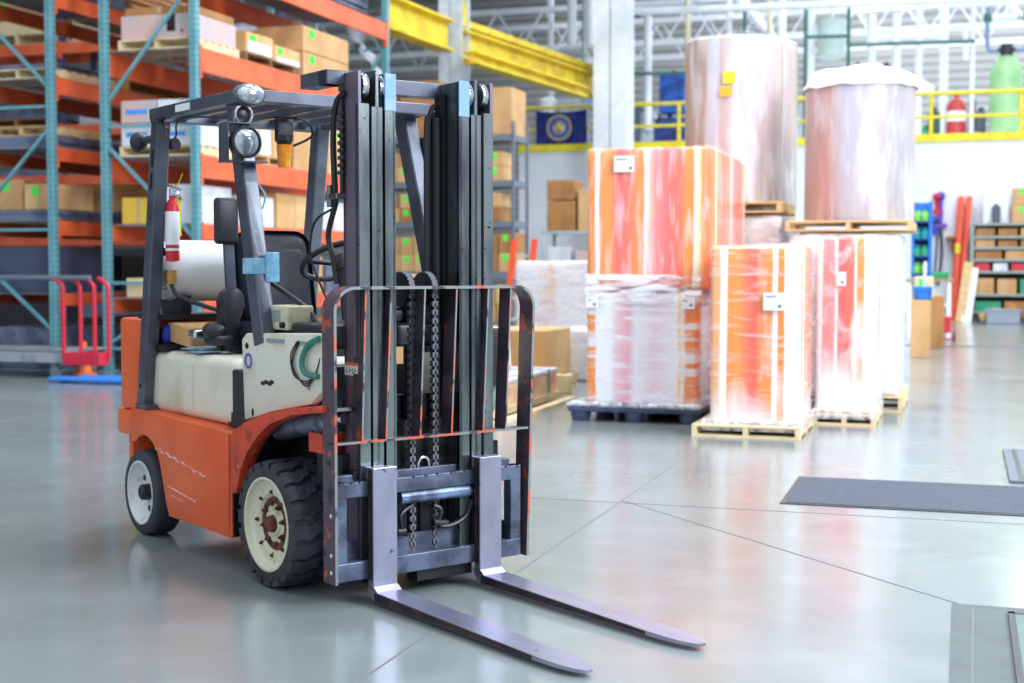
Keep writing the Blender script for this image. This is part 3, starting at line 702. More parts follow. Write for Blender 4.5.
B(clothgrid(a0, a1, z0, z1, WB_ - .02, .02), 'cloth', mat('navy_cloth', (66, 80, 160), .8, col2=(54, 66, 146), scale=3), bn, smooth=True)
ca_, cz_ = (a0 + a1) / 2 - .05, (z0 + z1) / 2 - .01; R_ = .36
b = MB(); b.lathe([(-.012, R_), (-.012, R_ - .05), (0, R_ - .05), (0, R_)], (ca_, WB_ - .05, cz_), n=40, close=True); B(b, 'seal_ring', mat('gold_print', (206, 186, 110), .6), bn)
b = MB(); b.lathe([(-.008, .001), (-.008, R_ - .07), (0, R_ - .07), (0, .001)], (ca_, WB_ - .05, cz_), n=40); B(b, 'seal_field', mat('blue_print', (70, 96, 180), .6), bn)
b = MB(); b.lathe([(-.012, .001), (-.012, .17), (-.008, .17), (-.008, .001)], (ca_, WB_ - .052, cz_), n=24); b.box(ca_ - .14, ca_ + .14, WB_ - .068, WB_ - .064, cz_ - .04, cz_ + .02); B(b, 'seal_emblem', mat('pale_gold_print', (226, 214, 150), .6, col2=(150, 130, 60), scale=9), bn)

# ---- columns
def hcol(u0, u1, b, z1, label, m, name='steel_column'):
    a0 = bp(u0, 200, b).x; a1 = bp(u1, 200, b).x
    mb = MB(); w = a1 - a0
    mb.box(a0, a1, b, b + .05, 0, z1); mb.box(a0, a1, b + w * .9, b + w * .9 + .05, 0, z1); mb.box((a0 + a1) / 2 - .03, (a0 + a1) / 2 + .03, b, b + w * .9, 0, z1); mb.box(a0 - .1, a1 + .1, b - .1, b + w + .1, 0, .05)
    return tag(B(mb, name, m, org=((a0 + a1) / 2, b, 0)), label, 'column')
hcol(593, 626, 35.5, 12.6, 'thick white steel column rising past the yellow railing behind the tall orange stack', m_wht)
hcol(439, 462, 28.5, 12.6, 'light grey steel column carrying the yellow crane beams', m_lg)
hcol(548, 552, 49.8, 12.6, 'thin distant white column at the far left of the mezzanine', m_wht)
# ---- crane beams
def ibeam(p, q, h, w, name, label):
    mb = MB(); up = (0, 0, 1); p, q = Vector(p), Vector(q); d = Vector((0, 0, 1))
    mb.bar(p, q, w, .05, up); mb.bar(p - d * h, q - d * h, w, .05, up); mb.bar(p - d * h / 2, q - d * h / 2, .05, h, up)
    return tag(B(mb, name, m_ylb, org=p), label, 'crane beam')
p = bp(459, 22, 28.8); q = zp(592, 68, p.z); dz_ = Vector((0, 0, .2))
ibeam(p - dz_, q - dz_, .6, .4, 'crane_beam', 'yellow crane runway beam running from the grey column towards the white column')
pa, qa = zp(470, 52, p.z - .82), zp(582, 88, p.z - .82); ibeam(pa, qa, .22, .35, 'crane_beam', 'amber lower girder below the yellow crane beam behind the grey shelving')
b = MB(); b.bar(p, q, .16, .14); [b.box(p.lerp(q, t_).x - .03, p.lerp(q, t_).x + .03, p.lerp(q, t_).y - .03, p.lerp(q, t_).y + .03, p.z - .28, p.z) for t_ in (.02, .2, .4, .6, .8, .98)]; b.box(p.x - .3, p.x + .1, p.y, p.y + .4, p.z + .03, p.z + .45); tag(B(b, 'crane_rail', m_ylb, org=p), 'yellow rail with end stop on top of the farther crane beam', 'rail')
q2 = bp(447, 22, 28.2); p2 = zp(383, -4, q2.z)
ibeam(p2, q2, .62, .4, 'crane_beam', 'yellow crane runway beam nearer the teal racks, left of the grey column')

# ---- machine room things on the mezzanine
def pipe(pts, r, label, m=None, b=42, name='pipe', cat='pipe', g=None):
    P3 = [bp(u, v, b) for u, v in pts]; mb = MB()
    for p, (u, v) in zip(P3, pts):
        if v <= -10: p.z = 12.6
        if v >= 140: p.z = 4.625
    if len(pts) == 2 and pts[0][0] == pts[1][0]: P3[1].x = P3[0].x
    for p, q in zip(P3, P3[1:]): mb.cyl(p, q, r, n=12)
    for p in P3[1:-1]: mb.sphere(p, r * 1.02, n=12)
    lo = min(P3, key=lambda t: t.z)
    return tag(B(mb, name, m or m_wht, org=lo, smooth=True), label, cat, g)
bM = 40.5
vz = lambda b: 266 + (1.37 - 4.62) * FPX / b - 0   # approx pixel row of the mezzanine deck
pipe([(872, 14), (872, 142)], .12, 'left of the two capped fat white pipes above the wrapped roll', b=bM)
pipe([(897, 13), (897, 142)], .12, 'right of the two capped fat white pipes above the wrapped roll', b=bM)
pipe([(920, -20), (920, 143)], .10, 'tall white vertical pipe left of the red gas cylinder', b=bM)
pipe([(944, -20), (944, 37), (943, 143)], .12, 'tall white pipe with a branch just left of the red gas cylinder', b=bM + .3)
pipe([(974, -20), (974, 143)], .06, 'slim tall white pipe between red cylinder and green tank', b=bM - .4)
pipe([(877, 38), (940, 36)], .10, 'horizontal white branch pipe linking the vertical white pipes', b=bM + .5)
pipe([(877, 31), (965, 27), (966, 60)], .07, 'thin white elbow pipe above the red gas cylinder', b=bM + 1)
pipe([(985, -15), (985, 18), (1014, 17), (1014, -15)], .09, 'white U shaped pipe above the green tank', b=bM + .2)
pipe([(620, 12), (1060, -4)], .11, 'long white horizontal pipe crossing above the wrapped rolls', b=39)
pipe([(648, 16), (648, 60), (648, 130)], .12, 'white vertical pipe with valve right of the thick column', b=bM)
pipe([(572, -10), (572, 46)], .14, 'fat white pipe hanging left of the thick column, leftmost of the pair', b=bM)
pipe([(590, -10), (590, 46)], .12, 'fat white pipe hanging left of the thick column, nearest the column', b=bM)
pipe([(560, 47), (604, 45)], .10, 'white horizontal header under the pair of hanging pipes', b=bM)
pipe([(584, -10), (584, 104)], .05, 'thin grey green conduit in front of the hanging white pipes', mat('grey_green', (150, 180, 180), .5), b=38.5, name='conduit', cat='conduit')
pipe([(729, -10), (729, 142)], .10, 'white vertical pipe rising behind the tallest wrapped roll', b=44)
pipe([(782, -10), (782, 142)], .13, 'thick pale pipe rising behind the right edge of the tallest roll', b=44)
pipe([(770, -10), (770, 142)], .10, 'cream pipe rising behind the tallest wrapped roll', mat('cream_pipe', (230, 222, 190), .5), b=44.5)
pipe([(688, -10), (688, 142)], .10, 'cream pipe left of the tallest wrapped roll', mat('cream_pipe', (230, 222, 190), .5), b=44.5)
pipe([(811, 10), (811, 140)], .12, 'white standpipe between the two tall wrapped rolls', b=bM)
m_dg = mat('dark_green_strut', (60, 110, 104), .5)
for i, (pts, lb) in enumerate((([(849, 4), (849, 78)], 'dark green vertical strut right of the hanging white drum'), ([(806, 8), (806, 140)], 'dark green vertical strut left of the hanging white drum'), ([(806, 37), (849, 36)], 'dark green horizontal strut crossing the hanging white drum'), ([(849, 45), (975, 41)], 'dark green horizontal strut behind the fat white pipes'), ([(600, 17), (640, 16)], 'dark green strut across the thick column, topmost'), ([(590, 74), (690, 73)], 'dark green strut across the thick column, lower one'), ([(745, 8), (745, 142)], 'dark green drop rod over the tallest roll'))):
    pipe(pts, .05, lb, m_dg, b=39.6, name='strut', cat='strut')
b = MB(); P0 = bp(831, 60, bM); b.lathe([(0, .001), (.03, .30), (.12, .40), (1.0, .40), (1.08, .42), (1.10, .42), (1.10, .001)], P0, 'z', 32); b.cyl(P0 + Vector((0, 0, 1.1)), P0 + Vector((0, 0, 1.6)), .03)
tag(B(b, 'hanging_drum', mat('pale_green_drum', (206, 226, 220), .5), org=P0, smooth=True), 'pale cylindrical drum hanging from the pipe rack above the wrapped roll', 'drum')
# green softener tank
g0 = bp(1005, 140, bM - .6); g0.z = 4.625; gz = bp(1005, 55, bM - .6).z - 4.62
gt = root('pressure_tank', g0.x, g0.y, 4.625, 'tall pale green pressure tank standing behind the yellow railing', 'tank')
rr = (bp(1021, 100, bM - .6).x - bp(988, 100, bM - .6).x) / 2
b = MB(); b.lathe([(0, .001), (0, rr * .8), (.12, rr * .95), (.25, rr), (gz * .78, rr), (gz * .88, rr * .9), (gz * .96, rr * .6), (gz, .1), (gz, .001)], g0, 'z', 40); B(b, 'tank_body', mat('pale_green', (160, 206, 150), .35, col2=(146, 194, 140), scale=2), gt, smooth=True)
b = MB(); b.cyl(g0 + Vector((0, 0, gz - .02)), g0 + Vector((0, 0, gz + .28)), .16); b.box(g0.x - .22, g0.x + .22, g0.y - .1, g0.y + .1, 4.62 + gz + .08, 4.62 + gz + .2, .02); B(b, 'valve_head', m_bp, gt)
for s in (-1, 1):
    b = MB(); b.tube([g0 + Vector((s * .2, 0, gz + .12)), g0 + Vector((s * .45, 0, gz + .15)), g0 + Vector((s * .5, 0, gz + .5)), g0 + Vector((s * .5, 0, gz + 1.3))], .06); B(b, 'inlet_pipe', mat('blue_grey_pipe', (130, 150, 190), .5), gt, smooth=True)
    b = MB(); b.cyl(g0 + Vector((s * .5, 0, gz + .9)), g0 + Vector((s * .5, 0, gz + 1.1)), .11); B(b, 'pipe_union', m_dg, gt)
r0 = bp(956, 140, bM); r0.z = 4.625
gc = root('gas_cylinder', r0.x, r0.y, 4.62, 'red gas cylinder with white label standing behind the railing', 'gas cylinder')
b = MB(); b.lathe([(0, .001), (0, .22), (.04, .26), (1.15, .26), (1.32, .16), (1.38, .07), (1.5, .07), (1.5, .001)], r0, 'z', 32); B(b, 'cylinder_body', mat('red_cylinder', (190, 60, 56), .4), gc, smooth=True)
b = MB(); b.lathe([(.72, .262), (.72, .266), (1.0, .266), (1.0, .262)], r0, 'z', 32, True); B(b, 'label_band', m_wh, gc, smooth=True)
for i, (u, v0, v1, w, m, nm, lb, ct) in enumerate((
    (672, 75, 112, 26, mat('machine_blue', (36, 96, 190), .5, col2=(24, 60, 130), scale=3), 'blue_machine', 'bright blue machine cabinet behind the railing left of the tallest roll', 'machine'),
    (668, 118, 143, 34, mat('machine_blue_dark', (30, 66, 140), .5, col2=(20, 36, 80), scale=4), 'blue_machine', 'dark blue machine base below the bright blue cabinet', 'machine'),
    (648, 112, 143, 18, m_lg, 'pump_motor', 'grey pump motor behind the railing right of the thick column', 'motor'),
    (608, 118, 143, 14, m_bp, 'control_cabinet', 'dark cabinet behind the thick column left side', 'cabinet'),
    (588, 75, 104, 10, mat('machine_pale_blue', (140, 180, 240), .5), 'gauge_panel', 'pale blue gauge panel left of the thick column', 'panel'),
    (602, 76, 104, 7, m_bp, 'valve_stack', 'black valve stack beside the pale blue gauge panel', 'valve'),
    (545, 97, 143, 20, m_wht, 'white_drum', 'white drum half hidden behind the navy banner', 'drum'),
    (571, 100, 143, 26, m_lg, 'storage_bin', 'grey storage bin behind the right half of the navy banner', 'bin'),
    (858, 62, 76, 7, m_bp, 'black_filter', 'left black filter housing above the wrapped roll', 'filter'),
    (886, 62, 76, 7, m_bp, 'black_filter', 'right black filter housing above the wrapped roll', 'filter'),
    (993, 100, 142, 8, mat('violet_cylinder', (120, 90, 150), .5), 'gas_cylinder', 'narrow violet cylinder between slim pipe and green tank', 'gas cylinder') if 0 else (972, 98, 143, 7, mat('violet_cylinder', (120, 84, 130), .5), 'gas_cylinder', 'narrow violet cylinder behind the slim tall white pipe', 'gas cylinder'),
    (934, 112, 143, 12, mat('dark_green_case', (50, 84, 80), .5), 'control_cabinet', 'dark green cabinet behind the railing left of the red gas cylinder', 'cabinet'),
    (925, 130, 143, 6, mat('bright_green_bottle', (40, 170, 110), .5), 'small_bottle', 'small bright green container on the mezzanine by the wrapped roll', 'container'),
    (981, 112, 130, 10, mat('slate_box', (96, 106, 120), .5), 'wall_panel', 'slate grey panel on the pipes left of the green tank', 'panel'),
    (636, 108, 143, 12, mat('slate_box', (96, 106, 120), .5), 'storage_cabinet', 'slate grey cabinet right beside the thick white column', 'cabinet'),
    (983, 135, 143, 9, m_bp, 'small_pump', 'small black pump at the foot of the green tank', 'pump'),
    (798, 110, 143, 10, m_lg, 'grey_pump', 'grey pump seen between the two tall wrapped rolls', 'pump'),
    (925, 80, 95, 14, m_wh, 'hanging_sign', 'white diamond tag hanging on the pipes by the roll', 'sign'))):
    b0 = bM + .2 - (1.2 if nm == 'hanging_sign' else 0); p0 = bp(u - w / 2, v0, b0); p1 = bp(u + w / 2, v1, b0); zb = p1.z
    if v1 >= 142: zb = 4.625
    mb = MB()
    if nm in ('white_drum', 'gas_cylinder', 'black_filter'):
        r_ = (p1.x - p0.x) / 2; mb.lathe([(zb, .001), (zb, r_), (p0.z - .1, r_), (p0.z, r_ * .6), (p0.z, .001)], ((p0.x + p1.x) / 2, b0 + r_, 0), 'z', 24); sm = True
    elif nm == 'hanging_sign':
        c_ = Vector(((p0.x + p1.x) / 2, b0, (p0.z + zb) / 2)); mb.box(-.22, .22, 0, .02, -.16, .16, 0, 1, Matrix.Translation(c_) @ Matrix.Rotation(.6, 4, 'Y')); sm = False
    else:
        mb.box(p0.x, p1.x, b0, b0 + .7, zb, p0.z, .04, 2); mb.box(p0.x + .08, p1.x - .08, b0 - .03, b0, zb + (p0.z - zb) * .35, p0.z - (p0.z - zb) * .2, .01); mb.cyl(((p0.x + p1.x) / 2, b0 + .3, p0.z), ((p0.x + p1.x) / 2, b0 + .3, p0.z + .15), .08); sm = False
    tag(B(mb, nm, m, org=((p0.x + p1.x) / 2, b0, zb), smooth=sm), lb, ct)
# ================================================================== RACKING
m_teal = mat('teal_rack_paint', (102, 160, 168), .45, col2=(86, 142, 152), scale=3, lo=.4, hi=.7)
m_ob = mat('orange_beam_paint', (236, 106, 58), .45, col2=(212, 84, 42), scale=3, lo=.4, hi=.7)
m_navy = mat('navy_post_paint', (44, 56, 100), .5)
m_wood = mat('pallet_wood', (222, 190, 140), .8, col2=(196, 158, 106), scale=4, lo=.4, hi=.7, stretch=(1, 6, 6))
m_wood2 = mat('pale_wood', (232, 212, 170), .8, col2=(214, 188, 140), scale=4, lo=.4, hi=.7)
m_hole = mat('post_hole_shadow', (40, 74, 80), .8)
m_steel = mat('blue_grey_steel', (112, 124, 148), .4, .3, col2=(84, 92, 116), scale=3)
m_wire = mat('deck_wire', (166, 174, 182), .4, .6)
m_cb = [m_card, mat('cardboard_light', (222, 182, 128), .8, col2=(208, 164, 108), scale=2), mat('cardboard_dark', (180, 128, 76), .8, col2=(160, 112, 66), scale=2)]
m_pink = mat('pinkish_board', (214, 178, 170), .75, col2=(190, 180, 180), scale=2)
m_whb = mat('white_board', (224, 226, 232), .7, col2=(206, 208, 216), scale=3)
m_gl = mat('green_label', (70, 240, 70), .6)
m_bl = mat('blue_strip', (70, 150, 235), .6)
m_tapec = mat('brown_tape', (196, 160, 110), .4)

def post(r, a, b, w, d, z1, m, perf=True, face=-1):
    mb = MB(); mb.box(a - w / 2, a + w / 2, b, b + d, 0, z1, .006, 1); mb.box(a - w, a + w, b - .02, b + d + .02, 0, .012)
    o = B(mb, 'upright_post', m, r)
    if perf:
        mb = MB(); z = .2
        while z < z1 - .1:
            mb.box(a + w / 2 - .0005, a + w / 2 + .0015, b + d * .25, b + d * .4, z, z + .025); mb.box(a + w / 2 - .0005, a + w / 2 + .0015, b + d * .65, b + d * .8, z, z + .025)
            mb.box(a - .008, a + .008, b - .0015, b + .0005, z, z + .018); z += .0762
        B(mb, 'post_slot', m_hole, o)
def brace(r, p, q, m, w=.04):
    mb = MB(); mb.bar(p, q, w, w, up=(0, 1, 0)); B(mb, 'brace', m, r)
def beam(r, p, q, h, m, t=.05):            # p, q give the top edge
    mb = MB(); d = Vector((0, 0, h / 2)); p, q = Vector(p), Vector(q); mb.bar(p - d, q - d, t, h, up=(0, 0, 1), bev=.004)
    dr = (q - p).normalized()
    for e, s in ((p, 1), (q, -1)): mb.bar(e + s * dr * .0, e + s * dr * .05 , t + .02, .01, up=(0, 0, 1)); mb.bar(e - Vector((0, 0, -.03)) - Vector((0, 0, h / 2 + .06)) , e + s * dr * .04 - Vector((0, 0, -.03)) - Vector((0, 0, h / 2 + .06)), t + .02, h + .12, up=(0, 0, 1))
    B(mb, 'beam', m, r)
def wiredeck(r, a0, a1, b0, b1, z, along='a'):
    mb = MB(); x = a0
    while x < a1: mb.box(x, x + .012, b0, b1, z, z + .006); x += .11
    y = b0
    while y < b1: mb.box(a0, a1, y, y + .012, z - .006, z); y += .18
    B(mb, 'wire_deck', m_wire, r)

BR = {'A': [(0, .3, 1, .3), (0, .35, 1, 1.1), (0, 1.15, 1, 1.15), (1, 1.7, 0, 2.95), (0, 3.16, 1, 3.16), (0, 3.43, 1, 4.95), (0, 5.0, 1, 5.0), (1, 5.1, 0, 6.6), (0, 6.8, 1, 6.8)],
      'B': [(0, .3, 1, .3), (1, .5, 0, 1.5), (0, 1.85, 1, 1.85), (0, 2.0, 1, 3.2), (0, 3.46, 1, 3.46), (1, 3.68, 0, 4.85), (0, 5.0, 1, 5.0), (0, 5.1, 1, 6.6), (0, 6.8, 1, 6.8)]}
def rack_depth(name, label, af, ab, bs, levels, z1, pm, bmh, name2):
    r = root(name, (af + ab) / 2, bs[0], 0, label, 'pallet rack')
    for i, b_ in enumerate(bs):
        for a in (af, ab): post(r, a, b_, .105, .10, z1, pm, True)
        for ta, za, tb, zb in BR[name2]: brace(r, (ab + (af - ab) * ta, b_ + .04, za), (ab + (af - ab) * tb, b_ + .04, zb), pm)
    for b0, b1 in zip(bs, bs[1:]):
        for zt, h in levels:
            beam(r, (af + .03, b0 + .085, zt), (af + .03, b1, zt), h, bmh); beam(r, (ab - .03, b0 + .085, zt), (ab - .03, b1, zt), h, bmh)
            wiredeck(r, ab, af, b0 + .09, b1, zt + .004)
    return r
LA = [(.95, .2), (1.9, .2), (2.77, .28), (4.13, .30), (5.4, .28), (6.9, .2)]
LB = [(1.0, .16), (1.97, .2), (2.93, .18), (3.84, .22), (4.95, .2), (6.3, .2)]
aF, aB = -9.26, -10.58
RA = rack_depth('pallet_rack', 'teal and orange pallet rack directly behind the forklift cab, the row nearer the crane', aF, aB, [15.5, 21.6], LA, 8.2, m_teal, m_ob, 'A')
bF, bB = -11.40, -12.62
RB = rack_depth('pallet_rack', 'teal and orange pallet rack at the left edge behind the flat cart', bF, bB, [15.5, 21.6], LB, 8.2, m_teal, m_ob, 'B')
# rack across the back
RC = root('pallet_rack', -17, 24, 0, 'rack with navy blue posts seen across the back between the two teal rows', 'pallet rack')
for a in (-22.0, -17.35, -12.45):
    for b_ in (24, 25.1): post(RC, a, b_, .12, .1, 8.2, m_navy, False)
    brace(RC, (a, 24.05, 3.2), (a + .01, 25.1, 5.2), m_bk)
for a0, a1 in ((-22.0, -17.35), (-17.35, -12.45)):
    for zt in (1.1, 2.0, 3.2, 4.2, 5.85):
        for b_ in (23.98, 25.2): beam(RC, (a0, b_, zt), (a1, b_, zt), .22, m_ob)
        wiredeck(RC, a0, a1, 24, 25.2, zt + .004)

# ---- goods
def slab(mb, a0, a1, b0, b1, z0, z1, bev=.006): mb.box(a0, a1, b0, b1, z0, z1, bev, 1)
def carton(a0, a1, b0, b1, z0, z1, label, m=None, g=None, green=0, face='b', cat='box', name='cardboard_box', tape=True, blue=0):
    mb = MB(); slab(mb, a0, a1, b0, b1, z0, z1, .008); o = B(mb, name, m or random.choice(m_cb), org=((a0 + a1) / 2, (b0 + b1) / 2, z0)); tag(o, label, cat, g)
    if tape:
        mb = MB(); c = (a0 + a1) / 2; c2 = (b0 + b1) / 2
        if face == 'b': mb.box(c - .03, c + .03, b0 - .002, b1 + .002, z0 + .02, z1 + .002)
        else: mb.box(a0 - .002, a1 + .002, c2 - .03, c2 + .03, z0 + .02, z1 + .002)
        B(mb, 'tape', m_tapec, o)
    for k in range(green):
        mb = MB(); s = min(.11, (z1 - z0) * .4)
        if face == 'b': x = a0 + (a1 - a0) * (.25 + .5 * k); mb.box(x, x + s, b0 - .004, b0, z1 - s * 1.35, z1 - s * .3)
        else: y = b0 + (b1 - b0) * (.12 + .5 * k); mb.box(a1, a1 + .004, y, y + s * 1.6, z1 - s * 1.4, z1 - s * .3)
        B(mb, 'green_label', m_gl, o)
    if blue:
        mb = MB(); w = (a1 - a0)
        mb.box(a0 + w * .15, a0 + w * .75, b0 - .004, b0, (z0 + z1) / 2 - .03, (z0 + z1) / 2 + .03); B(mb, 'blue_strip', m_bl, o)
    return o
def pallet(a0, a1, b0, b1, z0, label, h=.13, m=None, g=None, along='a'):
    m = m or m_wood
    r = root('wooden_pallet', (a0 + a1) / 2, (b0 + b1) / 2, z0, label, 'pallet', g)
    n = 7
    mb = MB()
    if along == 'a':
        for k in range(n): y = b0 + (b1 - b0 - .1) * k / (n - 1); mb.box(a0, a1, y, y + .1, z0 + h - .02, z0 + h, .002, 1)
    else:
        for k in range(n): x = a0 + (a1 - a0 - .1) * k / (n - 1); mb.box(x, x + .1, b0, b1, z0 + h - .02, z0 + h, .002, 1)
    B(mb, 'top_deck', m, r)
    for k in range(3):
        mb = MB()
        if along == 'a': x = a0 + (a1 - a0 - .04) * k / 2; mb.box(x, x + .04, b0, b1, z0 + .018, z0 + h - .02)
        else: y = b0 + (b1 - b0 - .04) * k / 2; mb.box(a0, a1, y, y + .04, z0 + .018, z0 + h - .02)
        B(mb, 'stringer', m, r)
    mb = MB()
    for k in (0, .5, 1):
        if along == 'a': y = b0 + (b1 - b0 - .1) * k; mb.box(a0, a1, y, y + .1, z0, z0 + .018)
        else: x = a0 + (a1 - a0 - .1) * k; mb.box(x, x + .1, b0, b1, z0, z0 + .018)
    B(mb, 'bottom_deck', m, r)
    return r
D = .012
# rack A, level 4.13
z = 4.13 + D
pallet(-10.42, -9.32, 15.62, 16.8, z, 'pale pallet under the corrugated crate on the upper teal rack shelf', m=m_wood2)
carton(-10.40, -9.34, 15.66, 16.75, z + .13, z + .44, 'pinkish crate with a dark cut-out, on the end pallet of the upper teal rack shelf', m_pink, cat='crate', name='board_crate', tape=False)
b = MB(); b.box(-9.72, -9.6, 15.655, 15.662, z + .22, z + .44); b.cyl((-9.5, 15.66, z + .22), (-9.5, 15.65, z + .22), .018); B(b, 'crate_opening', m_bk, bpy.data.objects['board_crate'])
carton(-10.35, -9.34, 15.68, 16.7, z + .44, z + .54, 'flat brown corrugated tray lying on the pinkish crate', m_cb[2], name='cardboard_tray', cat='tray')
pallet(-10.42, -9.30, 16.95, 18.4, z, 'dark wooden pallet under the long flat carton behind the forklift guard', m=mat('dark_pallet_wood', (150, 112, 66), .8, col2=(120, 88, 50), scale=5), along='b')
carton(-10.3, -9.31, 16.98, 17.75, z + .14, z + .42, 'long flat carton with white panel and green label, left one on the dark pallet', m_cb[1], green=1, face='a')
b = MB(); b.box(-9.308, -9.304, 17.02, 17.68, z + .15, z + .30); B(b, 'white_panel', m_whb, bpy.data.objects[[o.name for o in COL.objects if o.name.startswith('cardboard_box')][-1]])
o = carton(-10.3, -9.33, 17.82, 18.62, z + .14, z + .36, 'flat tan carton on a white tray, right one on the dark pallet', m_cb[1], green=1, face='a')
b = MB(); b.box(-10.1, -9.305, 17.85, 18.55, z + .13, z + .2); B(b, 'white_panel', m_whb, o)
o = carton(-10.1, -9.32, 18.72, 20.3, z, z + .40, 'large brown carton, lower of the two stacked beside the flat cartons', m_card, green=1, face='a')
o = carton(-10.1, -9.32, 18.72, 20.3, z + .41, z + .78, 'large brown carton, upper of the two stacked beside the flat cartons', m_card, green=1, face='a')
# hanging plastic sheet
b = MB(); bm = b.bm
V = []
for i in range(9):
    t = i / 8; p = ap(348 + 30 * t, 18 + 56 * t, -9.6)
    V.append([bm.verts.new(p + Vector((.06 * math.sin(i * 2 + j), (j / 4 - .5) * .5, .03 * math.cos(3 * j + i)))) for j in range(5)])
for i in range(8):
    for j in range(4): bm.faces.new((V[i][j], V[i + 1][j], V[i + 1][j + 1], V[i][j + 1]))
bmesh.ops.solidify(bm, geom=bm.faces[:], thickness=.01)
pz = ap(378, 74, -9.6); tag(B(b, 'plastic_sheet', mat('milky_plastic', (226, 232, 240), .3, alpha=.8), org=pz, smooth=True), 'white plastic sheet hanging diagonally beside the stacked brown cartons', 'plastic sheet')
# rack A, level 2.77
z = 2.77 + D
pallet(-10.42, -9.32, 15.62, 16.8, z, 'pale pallet under the white boxes with blue strips on the middle rack shelf', m=m_wood2)
carton(-10.42, -9.90, 15.66, 16.7, z + .14, z + .42, 'white carton with blue strip, lower left of the four on the middle rack shelf', m_whb, blue=1, tape=False)
carton(-9.88, -9.34, 15.66, 16.7, z + .14, z + .42, 'white carton with blue strip, lower right of the four on the middle rack shelf', m_whb, blue=1, tape=False)
carton(-10.42, -9.90, 15.66, 16.7, z + .43, z + .72, 'pinkish white carton with blue strip, upper left of the four on the middle rack shelf', m_pink, blue=1, tape=False)
carton(-9.88, -9.34, 15.66, 16.7, z + .43, z + .72, 'white carton, upper right of the four on the middle rack shelf', m_whb, tape=False)
pallet(-10.42, -9.30, 16.95, 18.2, z, 'wooden pallet under a white and a tan carton, seen past the front guard pillar', along='b')
carton(-10.3, -9.33, 17.0, 17.7, z + .14, z + .62, 'white carton on the middle shelf just right of the teal post', m_whb, face='a')
carton(-10.3, -9.33, 17.75, 18.2, z + .14, z + .78, 'tall tan carton on the middle shelf seen beside the headlight', m_cb[1], face='a', green=1)
carton(-10.2, -9.33, 18.4, 19.5, z, z + .8, 'big tan carton on the middle shelf seen behind the amber beacon', m_cb[0], face='a', green=1)
carton(-10.2, -9.33, 19.55, 20.8, z, z + .7, 'wide light carton on the middle shelf seen between cab pillar and mast', m_cb[1], face='a', green=1)
# level 1.9 / .95 / floor
z = 1.9 + D
carton(-10.4, -9.9, 15.62, 16.5, z, z + .34, 'yellow and white carton on the second shelf beside the near guard pillar', mat('yellow_board', (220, 180, 60), .7))
carton(-9.85, -9.35, 15.62, 16.6, z, z + .5, 'white carton on the second shelf behind the fire extinguisher', m_whb)
carton(-10.3, -9.35, 16.8, 17.8, z, z + .42, 'white plastic wrapped carton on the second shelf over the seat', m_whb, face='a')
carton(-10.3, -9.35, 17.9, 19.0, z, z + .5, 'tan carton on the second shelf over the seat', m_cb[1], face='a')
carton(-10.3, -9.35, 19.1, 20.4, z, z + .45, 'white carton on the second shelf left of the mast', m_whb, face='a', green=1)
z = .95 + D
for k, (b0, b1, h, mm, lb) in enumerate(((15.62, 16.6, .25, m_wood2, 'pale wooden plank stack on the low shelf behind the near guard pillar'), (16.8, 18.0, .5, m_cb[2], 'brown carton on the low shelf behind the gas tank'), (18.1, 19.4, .55, m_cb[0], 'tan carton on the low shelf behind the seat back'), (19.5, 21.0, .5, m_steel, 'blue grey metal crate on the low shelf left of the mast'))):
    carton(-10.35, -9.36, b0, b1, z, z + h, lb, mm, tape=False, face='a', name='cardboard_box' if mm in m_cb else 'plank_stack' if k == 0 else 'metal_crate', cat='box')
carton(-10.35, -9.4, 15.7, 17.3, 0, .7, 'blue grey crate on the floor under the teal rack behind the counterweight', m_steel, tape=False, name='metal_crate', cat='crate')
carton(-10.35, -9.4, 17.5, 19.6, 0, .6, 'brown carton on the floor under the teal rack behind the cream hood', m_cb[2])
# rack B
m_sheet = mat('steel_sheet_pack', (128, 140, 164), .35, .4, col2=(98, 108, 134), scale=3)
def sheets(a0, a1, b0, b1, z0, n, label, m=None, cat='steel sheets'):
    mb = MB()
    for k in range(n): o = random.uniform(-.03, .03); mb.box(a0 + o, a1 + o, b0 + random.uniform(-.02, .02), b1, z0 + k * .022, z0 + k * .022 + .016)
    tag(B(mb, 'sheet_pack', m or m_sheet, org=((a0 + a1) / 2, (b0 + b1) / 2, z0)), label, cat)
z = 3.84 + D
pallet(-12.55, -11.45, 15.65, 17.1, z, 'pale pallet at the end of the fourth shelf of the left rack', m=m_wood2)
sheets(-12.5, -11.5, 15.8, 17.0, z + .13, 4, 'grey sheet pack on the pallet at the end of the left rack')
pallet(-12.55, -11.35, 17.25, 20.8, z, 'long wooden pallet seen between the teal posts on the fourth shelf', h=.2, m=mat('amber_wood', (206, 156, 84), .8, col2=(186, 136, 68), scale=4), along='b')
sheets(-12.5, -11.4, 17.3, 20.6, z + .2, 4, 'grey sheet pack on the long wooden pallet between the teal posts')
z = 2.93 + D
sheets(-12.6, -11.4, 15.65, 20.8, z, 7, 'thick pack of blue grey sheets on the third shelf of the left rack')
pallet(-12.5, -11.5, 15.7, 17.0, z + .16, 'wooden pallet on top of the sheet pack on the third shelf of the left rack')
z = 1.97 + D
sheets(-12.55, -11.35, 15.6, 20.5, z + .0, 6, 'blue grey sheet pack on the second shelf of the left rack')
carton(-12.5, -12.05, 15.8, 16.6, z + .14, z + .55, 'small tan carton on the second shelf at the left edge of the picture', green=1)
carton(-12.0, -11.5, 15.75, 16.6, z + .14, z + .48, 'small light carton with green label on the second shelf at the left edge', m_cb[1], green=1)
carton(-12.4, -11.45, 17.0, 18.6, z + .14, z + .55, 'brown carton between the teal posts on the second shelf', green=1)
z = 1.0 + D
